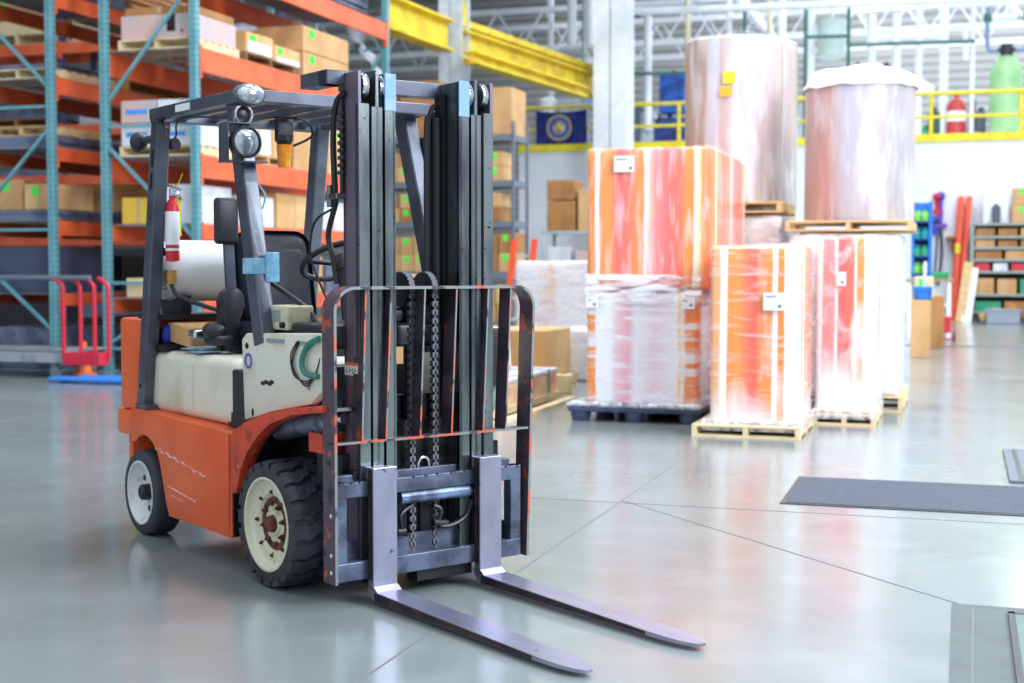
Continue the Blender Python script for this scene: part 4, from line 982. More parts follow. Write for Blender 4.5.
carton(-12.55, -11.45, 15.65, 16.9, z, z + .62, 'dark steel bin on the low shelf of the left rack over the cart', mat('dark_steel_bin', (62, 70, 92), .5), tape=False, name='steel_bin', cat='bin')
carton(-12.5, -11.45, 17.2, 18.8, z, z + .5, 'black crate on the low shelf between the teal posts', m_bp, tape=False, name='steel_bin', cat='bin')
sheets(-12.5, -11.5, 19, 21, z, 8, 'grey sheet pack at the far end of the low shelf')
carton(-12.5, -11.5, 15.7, 17.4, 0.0, .55, 'dark steel crate on the floor under the left rack behind the cart', m_steel, tape=False, name='metal_crate', cat='crate')
carton(-12.5, -11.5, 17.6, 19.4, 0.0, .6, 'black crate on the floor under the left rack between the posts', m_bp, tape=False, name='metal_crate', cat='crate')
# back rack goods
z = 5.85 + D
pallet(-19.3, -17.6, 24.05, 25.1, z, 'light wooden pallet high on the navy rack at the upper left corner', h=.22, m=m_wood2)
carton(-19.3, -17.6, 24.05, 25.1, z + .22, z + .5, 'pale wooden crate on the high pallet at the upper left corner', m_wood2, tape=False, name='wooden_crate', cat='crate')
carton(-19.2, -17.4, 24.02, 25.1, z + .52, z + .95, 'brown crate with two green labels at the upper left corner', m_cb[0], green=2)
carton(-17.1, -16.4, 24.05, 25.1, z, z + .62, 'pale roll-end carton high between the teal posts', m_wood2)
z = 4.2 + D
pallet(-19.4, -17.6, 24.05, 25.1, z, 'wooden pallet on the navy rack below the highest pallet', h=.16, m=m_cb[2])
sheets(-19.4, -17.5, 24.1, 25.1, z + .16, 16, 'tall pack of pale sheets on the navy rack left of the first teal post', m_steel)
sheets(-17.0, -14.2, 24.1, 25.1, z, 10, 'pale sheets on the navy rack between the teal posts', m_whb)
z = 3.2 + D
sheets(-19.4, -14.0, 24.05, 25.1, z, 5, 'long thin sheets on the navy rack under the pallet', m_sheet)
z = 2.0 + D
carton(-19.3, -18.5, 24.05, 25.0, z, z + .7, 'tan carton on the low navy rack shelf at the left edge', green=1)
carton(-18.4, -17.6, 24.05, 25.0, z, z + .6, 'light carton on the low navy rack shelf left of the navy post', m_cb[1], green=1)
carton(-17.1, -16.3, 24.05, 25.0, z, z + .65, 'tan carton on the low navy rack shelf between the teal posts', green=1)
carton(-16.2, -14.6, 24.05, 25.0, z, z + .5, 'bright blue crate on the navy rack behind the teal posts', mat('bright_blue', (40, 120, 220), .5), tape=False, name='blue_crate', cat='crate')
z = 1.1 + D
carton(-19.3, -17.6, 24.05, 25.0, z, z + .55, 'dark crate on the lowest navy rack shelf', m_steel, tape=False, name='metal_crate', cat='crate')
carton(-16.8, -14.6, 24.05, 25.0, z, z + .6, 'black bin on the lowest navy rack shelf between the posts', m_bp, tape=False, name='metal_crate', cat='crate')
carton(-14.4, -12.6, 24.05, 25.0, z, z + .7, 'grey crate on the lowest navy rack shelf seen by the gas tank', m_steel, tape=False, name='metal_crate', cat='crate')
carton(-14.2, -12.6, 24.05, 25.0, 3.2 + D, 3.9, 'tan carton on the navy rack behind the cab', m_cb[0])

for k, (x0, x1, hh, mm, lb) in enumerate(((-21.8, -19.6, .8, m_steel, 'wide blue grey crate on the floor under the navy rack at the left edge'), (-19.4, -17.6, .7, m_bp, 'black crate on the floor under the navy rack left of the navy post'), (-17.1, -14.9, .75, m_steel, 'blue grey crate on the floor under the navy rack between the teal posts'), (-14.7, -12.7, .8, m_bp, 'black crate on the floor under the navy rack behind the teal frame'))):
    carton(x0, x1, 24.15, 25.0, 0, hh, lb, mm, tape=False, name='metal_crate', cat='crate')
sheets(-15.0, -12.6, 24.1, 25.1, 4.2 + D, 8, 'blue grey sheets on the navy rack behind the teal frame')
carton(-16.2, -14.0, 24.05, 25.0, 5.85 + D, 6.7, 'wide brown carton high on the navy rack behind the teal frame', m_cb[2])
sheets(-13.8, -12.6, 24.1, 25.1, 5.85 + D, 8, 'pale sheets high on the navy rack behind the teal frame', m_whb)
for k, (y0, y1, z0, hh, mm, lb) in enumerate(((15.7, 17.4, 4.95, .5, m_steel, 'blue grey pack high on the left rack at the picture edge'), (17.6, 20.5, 4.95, .6, m_cb[0], 'brown carton high on the left rack between the teal posts'), (15.8, 18.4, 5.4, .5, m_whb, 'pale pack on the fifth shelf above the corrugated crate'), (18.6, 21.2, 5.4, .35, m_steel, 'grey pack on the fifth shelf above the stacked brown cartons'))):
    a0, a1 = ((-12.5, -11.5) if k < 2 else (-10.4, -9.4)); sheets(a0, a1, y0, y1, z0 + D, int(hh / .022), lb, mm, 'stack of sheets')
# ---- grey shelving with small cartons seen beside the mast
m_gs = mat('shelf_grey', (118, 128, 142), .5, .2)
gs = root('grey_shelving', -10.3, 26, 0, 'tall grey steel shelving with small labelled cartons seen beside the mast', 'shelving')
ga0, ga1 = bp(345, 200, 26).x, bp(513, 200, 26).x
for a in (ga0, ga0 + (ga1 - ga0) / 2, ga1):
    for b_ in (26, 26.9): mb = MB(); mb.box(a - .03, a + .03, b_, b_ + .05, 0, 4.2); B(mb, 'post', m_gs, gs)
lv = [.25, 1.25, 2.25, 3.05, 3.95]
for z in lv: mb = MB(); mb.box(ga0, ga1, 26, 26.95, z - .12, z, .004); B(mb, 'shelf', m_gs, gs)
tops = [1.1, 2.0, 2.92, 3.75]
cnt = 0
for li, z in enumerate(lv[:4]):
    a = ga0 + .06; k = 0
    while a < ga1 - .3:
        w = random.choice((.3, .36, .42)); rows = 2 if li in (0, 1, 2) else 2; avail = (lv[li + 1] - .12) - z - .06
        hh = avail / 2 * random.uniform(.78, .98)
        for r_ in range(2):
            if random.random() < .12 and r_: continue
            carton(a, a + w - .02, 26.03, 26.7, z + .002 + r_ * (hh + .004), z + r_ * (hh + .004) + hh, 'small carton, %s row of the %s compartment, %s from left on the grey shelving' % ('upper' if r_ else 'lower', ('bottom', 'second', 'third', 'top')[li], ('first', 'second', 'third', 'fourth', 'fifth', 'sixth', 'seventh', 'eighth', 'ninth', 'tenth', 'eleventh', 'twelfth')[k]), g='small cartons on the grey shelving', green=1, tape=False)
        a += w; k += 1
def rc(u0, v0, u1, v1, b, dep, label, **k):
    p = bp(u0, v0, b); q = bp(u1, v1, b); zb = k.pop('zb', q.z); return carton(p.x, q.x, b, b + dep, zb, p.z, label, **k)
rc(489, 88, 512, 132, 26.02, .9, 'large plain tan carton on top of the grey shelving right of the mast', zb=3.955, m=m_cb[0], tape=False)
rc(400, 82, 440, 130, 26.02, .9, 'large tan carton on top of the grey shelving seen between the mast rails', zb=3.955, m=m_cb[2], tape=False)
rc(350, 90, 394, 130, 26.02, .9, 'tan carton on top of the grey shelving behind the near mast rail', zb=3.955, m=m_cb[1], tape=False)
rc(448, 95, 486, 130, 26.02, .9, 'tan carton on top of the grey shelving behind the far mast rail', zb=3.955, m=m_cb[1], tape=False)
ORDW = ['first', 'second', 'third', 'fourth', 'fifth', 'sixth', 'seventh', 'eighth', 'ninth', 'tenth', 'eleventh', 'twelfth']
# ================================================================== WRAPPED STACKS AND ROLLS
def band_mat(name, stops, w, hy=0, noise=.12, fade=None, wcol=(246, 249, 254), rough=.32, wamt=(.52, .66), wscale=(2.2, 2.2, .5)):
    m = bpy.data.materials.new(name); m.use_nodes = True; nt = m.node_tree; N = nt.nodes; L = nt.links; b = N['Principled BSDF']
    b.inputs['Roughness'].default_value = rough; b.inputs['Coat Weight'].default_value = .5; b.inputs['Coat Roughness'].default_value = .2
    tc = N.new('ShaderNodeTexCoord'); sx = N.new('ShaderNodeSeparateXYZ'); L.new(tc.outputs['Object'], sx.inputs[0])
    def math_(op, a, c):
        n = N.new('ShaderNodeMath'); n.operation = op
        for i, t in enumerate((a, c)):
            if isinstance(t, (int, float)): n.inputs[i].default_value = t
            else: L.new(t, n.inputs[i])
        return n.outputs[0]
    u = math_('ADD', sx.outputs[0], math_('MULTIPLY', math_('ADD', sx.outputs[1], hy), .55)); u = math_('DIVIDE', u, w); u = math_('ADD', u, .5 )
    nz = N.new('ShaderNodeTexNoise'); nz.inputs['Scale'].default_value = 3; L.new(tc.outputs['Object'], nz.inputs['Vector'])
    u = math_('ADD', u, math_('MULTIPLY', math_('SUBTRACT', nz.outputs['Fac'], .5), .035))
    u = math_('FRACT', math_('ADD', u, 4), 0)
    r = N.new('ShaderNodeValToRGB'); L.new(u, r.inputs[0]); el = r.color_ramp.elements
    el[0].position = 0; el[0].color = lin(stops[0][1]) + (1,); el[1].position = 1; el[1].color = lin(stops[-1][1]) + (1,)
    for p, c_ in stops[1:-1]: e_ = el.new(p); e_.color = lin(c_) + (1,)
    mp = N.new('ShaderNodeMapping'); mp.inputs['Scale'].default_value = wscale; L.new(tc.outputs['Object'], mp.inputs['Vector'])
    n2 = N.new('ShaderNodeTexNoise'); n2.inputs['Scale'].default_value = 2.4; n2.inputs['Detail'].default_value = 5; L.new(mp.outputs[0], n2.inputs['Vector'])
    mr = N.new('ShaderNodeMapRange'); mr.inputs[1].default_value = wamt[0]; mr.inputs[2].default_value = wamt[1]; mr.inputs[4].default_value = .85; L.new(n2.outputs['Fac'], mr.inputs[0])
    fac = mr.outputs[0]
    if fade:                                   # extra layers of white film from z0 (none) to z1 (full)
        f2 = N.new('ShaderNodeMapRange'); f2.inputs[1].default_value = fade[0]; f2.inputs[2].default_value = fade[1]; L.new(math_('ADD', sx.outputs[2], math_('MULTIPLY', math_('SUBTRACT', n2.outputs['Fac'], .5), .8)), f2.inputs[0])
        fac = math_('MAXIMUM', fac, f2.outputs[0])
    x = N.new('ShaderNodeMix'); x.data_type = 'RGBA'; L.new(fac, x.inputs[0]); L.new(r.outputs[0], x.inputs[6]); x.inputs[7].default_value = lin(wcol) + (1,)
    L.new(x.outputs[2], b.inputs['Base Color']); return m
def film_mat(name, lo, hi, amax, st=(1, 1, 6), sc=3):
    m = bpy.data.materials.new(name); m.use_nodes = True; nt = m.node_tree; N = nt.nodes; L = nt.links; b = N['Principled BSDF']
    b.inputs['Base Color'].default_value = lin((250, 251, 254)) + (1,); b.inputs['Roughness'].default_value = .22
    tc = N.new('ShaderNodeTexCoord'); mp = N.new('ShaderNodeMapping'); mp.inputs['Scale'].default_value = st; L.new(tc.outputs['Object'], mp.inputs['Vector'])
    n = N.new('ShaderNodeTexNoise'); n.inputs['Scale'].default_value = sc; n.inputs['Detail'].default_value = 6; n.inputs['Distortion'].default_value = .6; L.new(mp.outputs[0], n.inputs['Vector'])
    mr = N.new('ShaderNodeMapRange'); mr.inputs[1].default_value = lo; mr.inputs[2].default_value = hi; mr.inputs[3].default_value = .04; mr.inputs[4].default_value = amax
    L.new(n.outputs['Fac'], mr.inputs[0]); L.new(mr.outputs[0], b.inputs['Alpha'])
    bu = N.new('ShaderNodeBump'); bu.inputs['Strength'].default_value = .5; bu.inputs['Distance'].default_value = .02; L.new(n.outputs['Fac'], bu.inputs['Height']); L.new(bu.outputs['Normal'], b.inputs['Normal'])
    return m
F_str = film_mat('stretch_film', .52, .75, .5); F_hvy = film_mat('heavy_film', .35, .68, .85, (1, 1, 3)); F_v = film_mat('vertical_film', .5, .72, .45, (5, 5, .6))
F_roll = film_mat('roll_film', .5, .75, .35, (5, 5, .6))
F_skirt = film_mat('skirt_film', .3, .65, .8, (6, 6, 3))
F_med = film_mat('medium_film', .5, .75, .6, (2, 2, 2))
from mathutils import noise as NZ
def wrapbox(a0, a1, b0, b1, z0, z1, bev, amp, seed=0, cuts=10):
    mb = MB(); bm = bmesh.new(); bmesh.ops.create_cube(bm, size=1)
    for v in bm.verts: v.co = Vector(((a0 + a1) / 2 + v.co.x * (a1 - a0), (b0 + b1) / 2 + v.co.y * (b1 - b0), (z0 + z1) / 2 + v.co.z * (z1 - z0)))
    bmesh.ops.bevel(bm, geom=bm.edges[:], offset=bev, segments=3, profile=.5, affect='EDGES')
    bmesh.ops.subdivide_edges(bm, edges=bm.edges[:], cuts=cuts, use_grid_fill=True)
    for v in bm.verts:
        n = NZ.noise(Vector((v.co.x * 5 + seed, v.co.y * 5, v.co.z * 9))) + .5 * NZ.noise(Vector((v.co.x * 14, v.co.y * 14 + seed, v.co.z * 20)))
        c = Vector(((a0 + a1) / 2, (b0 + b1) / 2, v.co.z)); d = (v.co - c); d.z = 0
        if d.length > 0: v.co += d.normalized() * n * amp
        if v.co.z > z0 + .1: v.co.z += n * amp * 1.2
    mb._add(bm); return mb
OR = (250, 150, 64); RO = (250, 118, 84); PK = (246, 140, 136); LW = (246, 246, 250); YE = (252, 206, 90); DO = (244, 140, 30)
m_s1u = band_mat('wrapped_orange_upper', [(0, DO), (.065, DO), (.075, LW), (.10, LW), (.11, OR), (.20, OR), (.25, (246, 104, 96)), (.33, (246, 120, 96)), (.43, OR), (.455, DO), (.47, LW), (.50, (250, 200, 180)), (.56, PK), (.68, (246, 108, 96)), (.76, RO), (.80, OR), (.85, DO), (.86, LW), (.90, (252, 226, 130)), (.91, OR), (1, RO)], 1.12, hy=.95, wamt=(.60, .78))
m_s1l = band_mat('wrapped_orange_lower', [(0, DO), (.08, DO), (.095, LW), (.22, LW), (.27, (246, 204, 214)), (.38, (244, 176, 190)), (.45, LW), (.62, (240, 214, 226)), (.82, LW), (.84, YE), (.87, LW), (.90, DO), (.985, DO), (1, (246, 110, 100))], 1.0, hy=.79, wamt=(.5, .62), wscale=(.8, .8, 7))
m_s2 = band_mat('wrapped_orange_short', [(0, (250, 176, 130)), (.12, (250, 176, 110)), (.14, LW), (.20, LW), (.21, OR), (.34, OR), (.42, RO), (.50, (246, 96, 80)), (.56, (250, 140, 70)), (.68, OR), (.69, LW), (.73, LW), (.74, DO), (.80, DO), (.81, LW), (1, LW)], .76, hy=.47, fade=(.30, -.10), wamt=(.60, .78))
m_s3 = band_mat('wrapped_pink_short', [(0, LW), (.10, LW), (.13, PK), (.3, (246, 140, 140)), (.35, LW), (.38, (246, 96, 96)), (.52, (248, 100, 84)), (.62, RO), (.65, LW), (.68, OR), (.78, OR), (.80, LW), (1, LW)], .52, hy=.52, fade=(.60, .20), wamt=(.58, .76))
m_whw = mat('white_wrapped', (242, 244, 250), .4, col2=(222, 224, 234), scale=3, coat=.4, bump=.3, bscale=8)
m_pl = mat('black_plastic_pallet', (70, 84, 112), .5, col2=(52, 62, 84), scale=5)
def plastic_pallet(a0, a1, b0, b1, label):
    r = root('plastic_pallet', (a0 + a1) / 2, (b0 + b1) / 2, 0, label, 'pallet')
    mb = MB(); mb.box(a0, a1, b0, b1, .085, .14, .015, 2); B(mb, 'top_deck', m_pl, r)
    for i in range(3):
        for j in range(3):
            x = a0 + .1 + (a1 - a0 - .2) * i / 2; y = b0 + .1 + (b1 - b0 - .2) * j / 2
            mb = MB(); mb.lathe([(0, .001), (0, .075), (.02, .085), (.085, .095), (.085, .001)], (x, y, 0), 'z', 16); B(mb, 'foot', m_pl, r, smooth=True)
    return r
def wrapped(name, a0, a1, b0, b1, z0, z1, m, film, label, cat='wrapped stack', amp=.008, seed=0, lab=None):
    o = B(wrapbox(a0, a1, b0, b1, z0, z1, .04, amp * .4, seed, 6), name, m, org=((a0 + a1) / 2, (b0 + b1) / 2, z0), smooth=True, auto=60); tag(o, label, cat)
    f = B(wrapbox(a0 - .018, a1 + .018, b0 - .018, b1 + .018, z0 + .001, z1 + .016, .06, amp * 1.8, seed + 3, 10), 'stretch_film', film, o, smooth=True, auto=180)
    for i, (x0, x1, zz0, zz1) in enumerate(lab or []):
        mb = MB(); mb.box(x0, x1, b0 - .045, b0 - .04, zz0, zz1); mb.box(x0 + .01, x0 + .02, b0 - .04, b0, zz0 + .01, zz0 + .02); l_ = B(mb, 'paper_label', m_wh, o)
        mb = MB(); mb.box(x1 - .045, x1 - .02, b0 - .047, b0 - .045, zz0 + .02, zz0 + .045); mb.box(x0 + .02, x1 - .06, b0 - .047, b0 - .045, zz1 - .035, zz1 - .025); B(mb, 'label_print', mat('print_grey', (120, 120, 150), .6), l_)
    return o
plastic_pallet(-3.32, -2.14, 11.80, 13.78, 'dark plastic pallet with round feet under the tallest orange wrapped stack')
wrapped('wrapped_stack', -3.18, -2.18, 11.92, 13.5, .142, 1.14, m_s1l, F_str, 'mostly white wrapped stack with orange corners, standing on the dark plastic pallet', seed=1, lab=[(-3.17, -3.06, 1.0, 1.1), (-2.32, -2.2, 1.0, 1.1)])
wrapped('wrapped_stack', -3.18, -2.06, 11.92, 13.82, 1.165, 2.40, m_s1u, F_v, 'tall striped orange and red wrapped stack, upper half of the left front pile', seed=2, lab=[(-2.92, -2.74, 2.19, 2.33)])
b = wrapbox(-3.205, -2.15, 11.885, 13.56, 1.02, 1.30, .04, .012, 21, 10); tag(B(b, 'film_band', film_mat('white_band_film', .38, .60, .92, (1, 1, 5), 4), org=(-2.7, 12.7, 1.02), smooth=True, auto=180), 'white crumpled film band around the joint of the left front orange pile', 'plastic film')
# loose film skirt on the pallet
b = wrapbox(-3.33, -2.13, 11.79, 13.79, .125, .175, .03, .02, 5, 8); tag(B(b, 'film_skirt', F_skirt, org=(-2.75, 12.5, .12), smooth=True, auto=180), 'loose clear film gathered around the base of the left front orange pile', 'plastic film')
pallet(-2.06, -1.20, 11.02, 12.1, 0, 'low wooden pallet under the front orange stack on the right', h=.10, m=m_wood2)
wrapped('wrapped_stack', -1.93, -1.22, 11.1, 12.05, .102, 1.53, m_s2, F_str, 'short orange wrapped stack with white right edge, nearest the camera on the right', seed=4, lab=[(-1.50, -1.34, 1.02, 1.16)])
b = wrapbox(-1.99, -1.19, 11.04, 12.11, .05, .14, .02, .008, 9, 8); tag(B(b, 'film_skirt', F_skirt, org=(-1.6, 11.5, .08), smooth=True, auto=180), 'loose grey clear film around the base of the nearest right orange stack', 'plastic film')
b = wrapbox(-1.235, -.685, 12.15, 13.31, .05, .14, .02, .008, 13, 8); tag(B(b, 'film_skirt', F_skirt, org=(-.95, 12.7, .08), smooth=True, auto=180), 'loose clear film around the base of the pink and white stack', 'plastic film')
pallet(-1.22, -.69, 12.16, 13.3, 0, 'low wooden pallet under the pink and white wrapped stack', h=.10, m=m_wood2)
wrapped('wrapped_stack', -1.21, -.70, 12.2, 13.25, .102, 1.62, m_s3, F_med, 'pink red and white wrapped stack just behind the nearest right orange stack', seed=6, lab=[(-1.03, -.95, 1.2, 1.32)])
pallet(-1.62, -.52, 13.42, 14.75, 0, 'wooden pallet with open sides under the plain white wrapped stack', h=.15, m=m_wood2)
wrapped('wrapped_stack', -1.58, -.56, 13.46, 14.7, .152, 1.66, m_whw, F_hvy, 'plain white wrapped stack carrying the pinkish roll at the right', seed=8)
pallet(-1.62, -.46, 13.42, 14.8, 1.70, 'pallet between the plain white stack and the right pinkish roll', h=.1, m=m_wood)
pallet(-2.95, -1.70, 13.85, 15.2, 0, 'pallet under the beige cartons below the tallest roll', h=.14, m=m_wood)
for k, (x0, x1) in enumerate(((-2.9, -2.34), (-2.32, -1.74))):
    for j in range(2):
        for q in range(2):
            wrapped('wrapped_carton', x0, x1, 13.9 + q * .64, 14.5 + q * .64, .145 + j * .86, .995 + j * .86, mat('grey_beige_board', (206, 198, 192), .6, col2=(188, 178, 170), scale=3), F_hvy, '%s %s beige wrapped carton, %s layer under the tallest roll' % (('left', 'right')[k], ('front', 'rear')[q], ('bottom', 'top')[j]), 'carton', .004, seed=k + j)
pallet(-2.92, -1.72, 13.85, 15.15, 1.90, 'pallet directly under the tallest pinkish roll', h=.11, m=m_wood)
m_roll = band_mat('kraft_roll', [(0, (187, 169, 169)), (.2, (189, 167, 151)), (.30, (187, 161, 143)), (.33, (200, 200, 209)), (.42, (200, 200, 209)), (.44, (192, 172, 165)), (.6, (187, 174, 180)), (.75, (202, 196, 207)), (.9, (178, 160, 154)), (1, (182, 167, 167))], 1.0, hy=.5, wamt=(.5, .75))
m_rollb = band_mat('kraft_roll_pink', [(0, (182, 172, 178)), (.15, (187, 169, 163)), (.28, (203, 161, 152)), (.32, (191, 172, 169)), (.38, (187, 187, 198)), (.50, (185, 185, 196)), (.53, (185, 178, 191)), (.7, (187, 172, 171)), (1, (172, 165, 169))], 1.1, hy=.5, wamt=(.5, .75))
def roll(a, b_, z0, z1, r, m, label, mound=0, film=None):
    film = film or F_roll
    o = B(MB().lathe([(z0, .001), (z0, r - .01), (z0 + .02, r), (z1 - .02, r), (z1, r - .02), (z1, .09), (z1 - .12, .09), (z1 - .12, .001)], (a, b_, 0), 'z', 64), 'paper_roll', m, org=(a, b_, z0), smooth=True); tag(o, label, 'roll')
    mb = MB(); bm = bmesh.new(); n = 72; rows = []
    prof = [(z0 + .003, r + .015)] + [(z0 + (z1 - z0) * t / 8, r + .012) for t in range(1, 8)] + [(z1 + .0, r + .01), (z1 + .03, r - .06), (z1 + .03 + mound * .5, r * .7), (z1 + .03 + mound * .9, r * .35), (z1 + .03 + mound, .02)]
    for i, (z, rr) in enumerate(prof):
        row = []
        for k in range(n):
            t = 2 * PI * k / n; w_ = .012 * NZ.noise(Vector((math.cos(t) * 5 + a, math.sin(t) * 5, z * 4))) + (.05 * (1 if mound else .2) * NZ.noise(Vector((math.cos(t) * rr * 4, math.sin(t) * rr * 4, 3))) if rr < r - .05 else 0)
            row.append(bm.verts.new((a + (rr + w_) * math.cos(t), b_ + (rr + w_) * math.sin(t), z + (w_ * 1.5 if rr < r - .05 else 0))))
        rows.append(row)
    for p, q in zip(rows, rows[1:]):
        for k in range(n): bm.faces.new((p[k], p[(k + 1) % n], q[(k + 1) % n], q[k]))
    bm.faces.new(rows[-1]); mb._add(bm); B(mb, 'stretch_film', film, o, smooth=True, auto=180)
    if mound:
        mb = MB(); bm = bmesh.new(); rows = []
        for i in range(9):
            t = i / 8; row = []
            for k in range(n):
                an = 2 * PI * k / n; rr = (r + .02) * math.cos(t * PI / 2) ** .8 + .01; nz_ = NZ.noise(Vector((math.cos(an) * rr * 7, math.sin(an) * rr * 7, 1.7)))
                row.append(bm.verts.new((a + (rr + (.03 * nz_ if i else 0)) * math.cos(an), b_ + (rr + (.03 * nz_ if i else 0)) * math.sin(an), z1 - .05 + (mound + .09) * t ** .8 + (.05 * nz_ if i else .02 * nz_))))
            rows.append(row)
        for p, q in zip(rows, rows[1:]):
            for k in range(n): bm.faces.new((p[k], p[(k + 1) % n], q[(k + 1) % n], q[k]))
        bm.faces.new(rows[-1]); mb._add(bm); B(mb, 'film_mound', mat('white_film_mound', (240, 244, 252), .4, bump=.4, bscale=12), o, smooth=True, auto=180)
    return o
ra = roll(-2.29, 14.5, 2.012, 3.68, .50, m_roll, 'tallest pinkish film wrapped paper roll with yellow and orange stickers')
for (u0, v0, u1, v1, mm, nm) in ((723, 72, 735, 83, m_yel, 'yellow_sticker'), (720, 87, 732, 96, mat('amber_sticker', (246, 176, 50), .5), 'amber_sticker')):
    p_ = bp(u0, v0, 13.975); q_ = bp(u1, v1, 13.975); mb = MB(); mb.box(p_.x, q_.x, 13.972, 13.978, q_.z, p_.z); mb.cyl(((p_.x + q_.x) / 2, 13.97, (p_.z + q_.z) / 2), ((p_.x + q_.x) / 2, 14.0, (p_.z + q_.z) / 2), .02); B(mb, nm, mm, ra)
ac_ = bp(797, 100, 15.9).x - .5
pallet(ac_ - .55, ac_ + .55, 15.35, 16.45, 0, 'pallet under the rear roll pile behind the tallest roll', h=.14, m=m_wood)
roll(ac_, 15.9, .145, 1.98, .5, m_roll, 'lower rear paper roll hidden behind the tallest roll pile')
roll(ac_, 15.9, 2.0, 3.86, .5, m_roll, 'upper rear paper roll, its edge peeking out right of the tallest roll')
roll(-.99, 14.1, 1.803, 3.14, .525, m_rollb, 'right pinkish paper roll topped with a mound of white film', mound=.16)

# ---- behind the mast, left of the orange pile: low goods
pallet(-5.55, -4.30, 16.9, 18.1, 0, 'pallet under the pale wrapped cartons behind the low wooden crate')
wrapped('wrapped_stack', -5.45, -4.35, 16.95, 18.0, .135, 1.42, band_mat('pale_pink_cartons', [(0, (240, 214, 206)), (.2, (244, 206, 186)), (.24, LW), (.4, (244, 214, 198)), (.45, LW), (.6, (240, 216, 214)), (1, LW)], 1.1, wamt=(.45, .6)), F_hvy, 'pale white and peach wrapped stack seen right of the load backrest', seed=11)
m_crate = mat('crate_wood', (240, 210, 176), .8, col2=(226, 186, 144), scale=4)
cr = root('wooden_crate', -4.2, 12.6, 0, 'low crate of pale panels with pink edges on the floor right of the backrest', 'crate')
# it stands along the depth axis
mb = MB(); mb.box(-4.85, -3.93, 11.2, 13.7, .02, .09); [mb.box(-4.85 + k * .5, -4.75 + k * .5, 11.2, 13.7, 0, .03) for k in range(3)]; B(mb, 'base', m_wood2, cr)
mb = MB(); mb.box(-4.82, -3.95, 11.25, 13.65, (.09), .29, .01, 1); B(mb, 'panel_pack', m_crate, cr)
mb = MB(); mb.box(-4.83, -3.94, 11.24, 13.66, .29, .33, .008, 1); B(mb, 'white_top', m_whb, cr)
for y in (11.6, 12.4, 13.3):
    mb = MB(); mb.box(-4.835, -3.935, y, y + .05, .088, .335); B(mb, 'strap', mat('green_strap', (110, 150, 130), .5), cr)
for y in (11.3, 11.9, 12.7, 13.35): mb = MB(); mb.box(-3.949, -3.944, y, y + .2, .18, .26); B(mb, 'pink_mark', mat('pink_mark', (230, 150, 140), .6), cr)
mb = MB(); mb.box(-4.2, -3.98, 11.235, 11.245, .14, .2); B(mb, 'hand_hole', m_bk, cr)
o = carton(-5.3, -4.35, 14.6, 15.6, .14, .66, 'wide tan carton lying behind the low crate right of the backrest', m_cb[1], tape=False)
pallet(-5.4, -4.3, 14.5, 15.7, 0, 'wooden pallet under the wide tan carton behind the low crate')
wrapped('wrapped_bundle', -4.6, -4.02, 15.9, 16.7, .0, .62, m_whw, F_str, 'small clear wrapped bundle on the floor left of the plastic pallet', 'bundle', .03, seed=12)
o = carton(-4.65, -4.0, 14.0 + .3, 14.46, .0, .2, 'short wooden block on the floor behind the low crate', m_wood2, tape=False, name='wood_block', cat='wood block')
lad = root('orange_ladder', -6.2, 18.6, 0, 'orange step ladder partly hidden behind the pale wrapped stack', 'ladder')
for k, x in enumerate((-6.2, -5.9)):
    mb = MB(); mb.bar((x, 18.6, 0), (x + .1, 18.9, 1.75), .08, .05, up=(0, 1, 0)); B(mb, 'rail', mat('ladder_orange', (240, 84, 40), .5), lad)
for k in range(5): mb = MB(); z = .3 + k * .3; mb.box(-6.2 + z * .057, -5.9 + z * .057, 18.6 + z * .17, 18.68 + z * .17, z, z + .03); B(mb, 'rung', m_lg, lad)
# brown carton seen through the backrest
pallet(-5.75, -5.3 + .2, 13.3, 14.4, 0, 'pallet under the tall plain carton seen through the backrest bars')
carton(-5.75, -5.15, 13.35, 14.35, .135, 1.28, 'tall plain tan carton seen through the backrest bars', m_cb[0], tape=False)
# white shelf with cartons in front of the mezzanine wall
ws = root('white_shelf', -7.6, 30, 0, 'white steel shelf holding cartons against the white wall left of the orange pile', 'shelf')
wa0, wa1 = bp(543, 200, 30).x, bp(600, 200, 30).x
for a in (wa0, wa1):
    for y in (30, 30.9): mb = MB(); mb.box(a - .04, a + .04, y, y + .05, 0, 2.3); B(mb, 'post', m_lg, ws)
for z in (.5, 1.35, 2.15): mb = MB(); mb.box(wa0 - .04, wa1 + .04, 30, 30.95, z - .05, z); B(mb, 'shelf_board', m_lg, ws)
def onshelf(u0, v0, u1, b, dep, z0, label, **k):
    p = bp(u0, v0, b); q = bp(u1, v0, b); return carton(p.x, q.x, b, b + dep, z0, p.z, label, **k)
zt_ = bp(560, 200, 30.05).z
carton(bp(547, 200, 30.05).x, bp(575, 200, 30.05).x, 30.05, 30.8, 2.152, bp(560, 201, 30.05).z, 'tan carton, lower of two stacked on top of the white shelf', m=m_cb[2], tape=False)
carton(bp(547, 200, 30.05).x, bp(574, 200, 30.05).x, 30.05, 30.8, bp(560, 200, 30.05).z + .003, bp(560, 180, 30.05).z, 'tan carton, upper of two stacked on top of the white shelf', m=m_cb[2], tape=False)
carton(bp(578, 200, 30.05).x, bp(599, 200, 30.05).x, 30.05, 30.8, 2.152, bp(580, 190, 30.05).z, 'brown carton beside the two stacked ones on the white shelf', m=m_cb[0], tape=False)
carton(bp(548, 200, 30.05).x, bp(570, 200, 30.05).x, 30.05, 30.8, 1.352, 1.8, 'white carton on the middle board of the white shelf', m=m_whb, tape=False)
carton(bp(575, 200, 30.05).x, bp(598, 200, 30.05).x, 30.05, 30.8, 1.352, 1.7, 'red and white carton on the middle board of the white shelf', m=m_pink, tape=False)
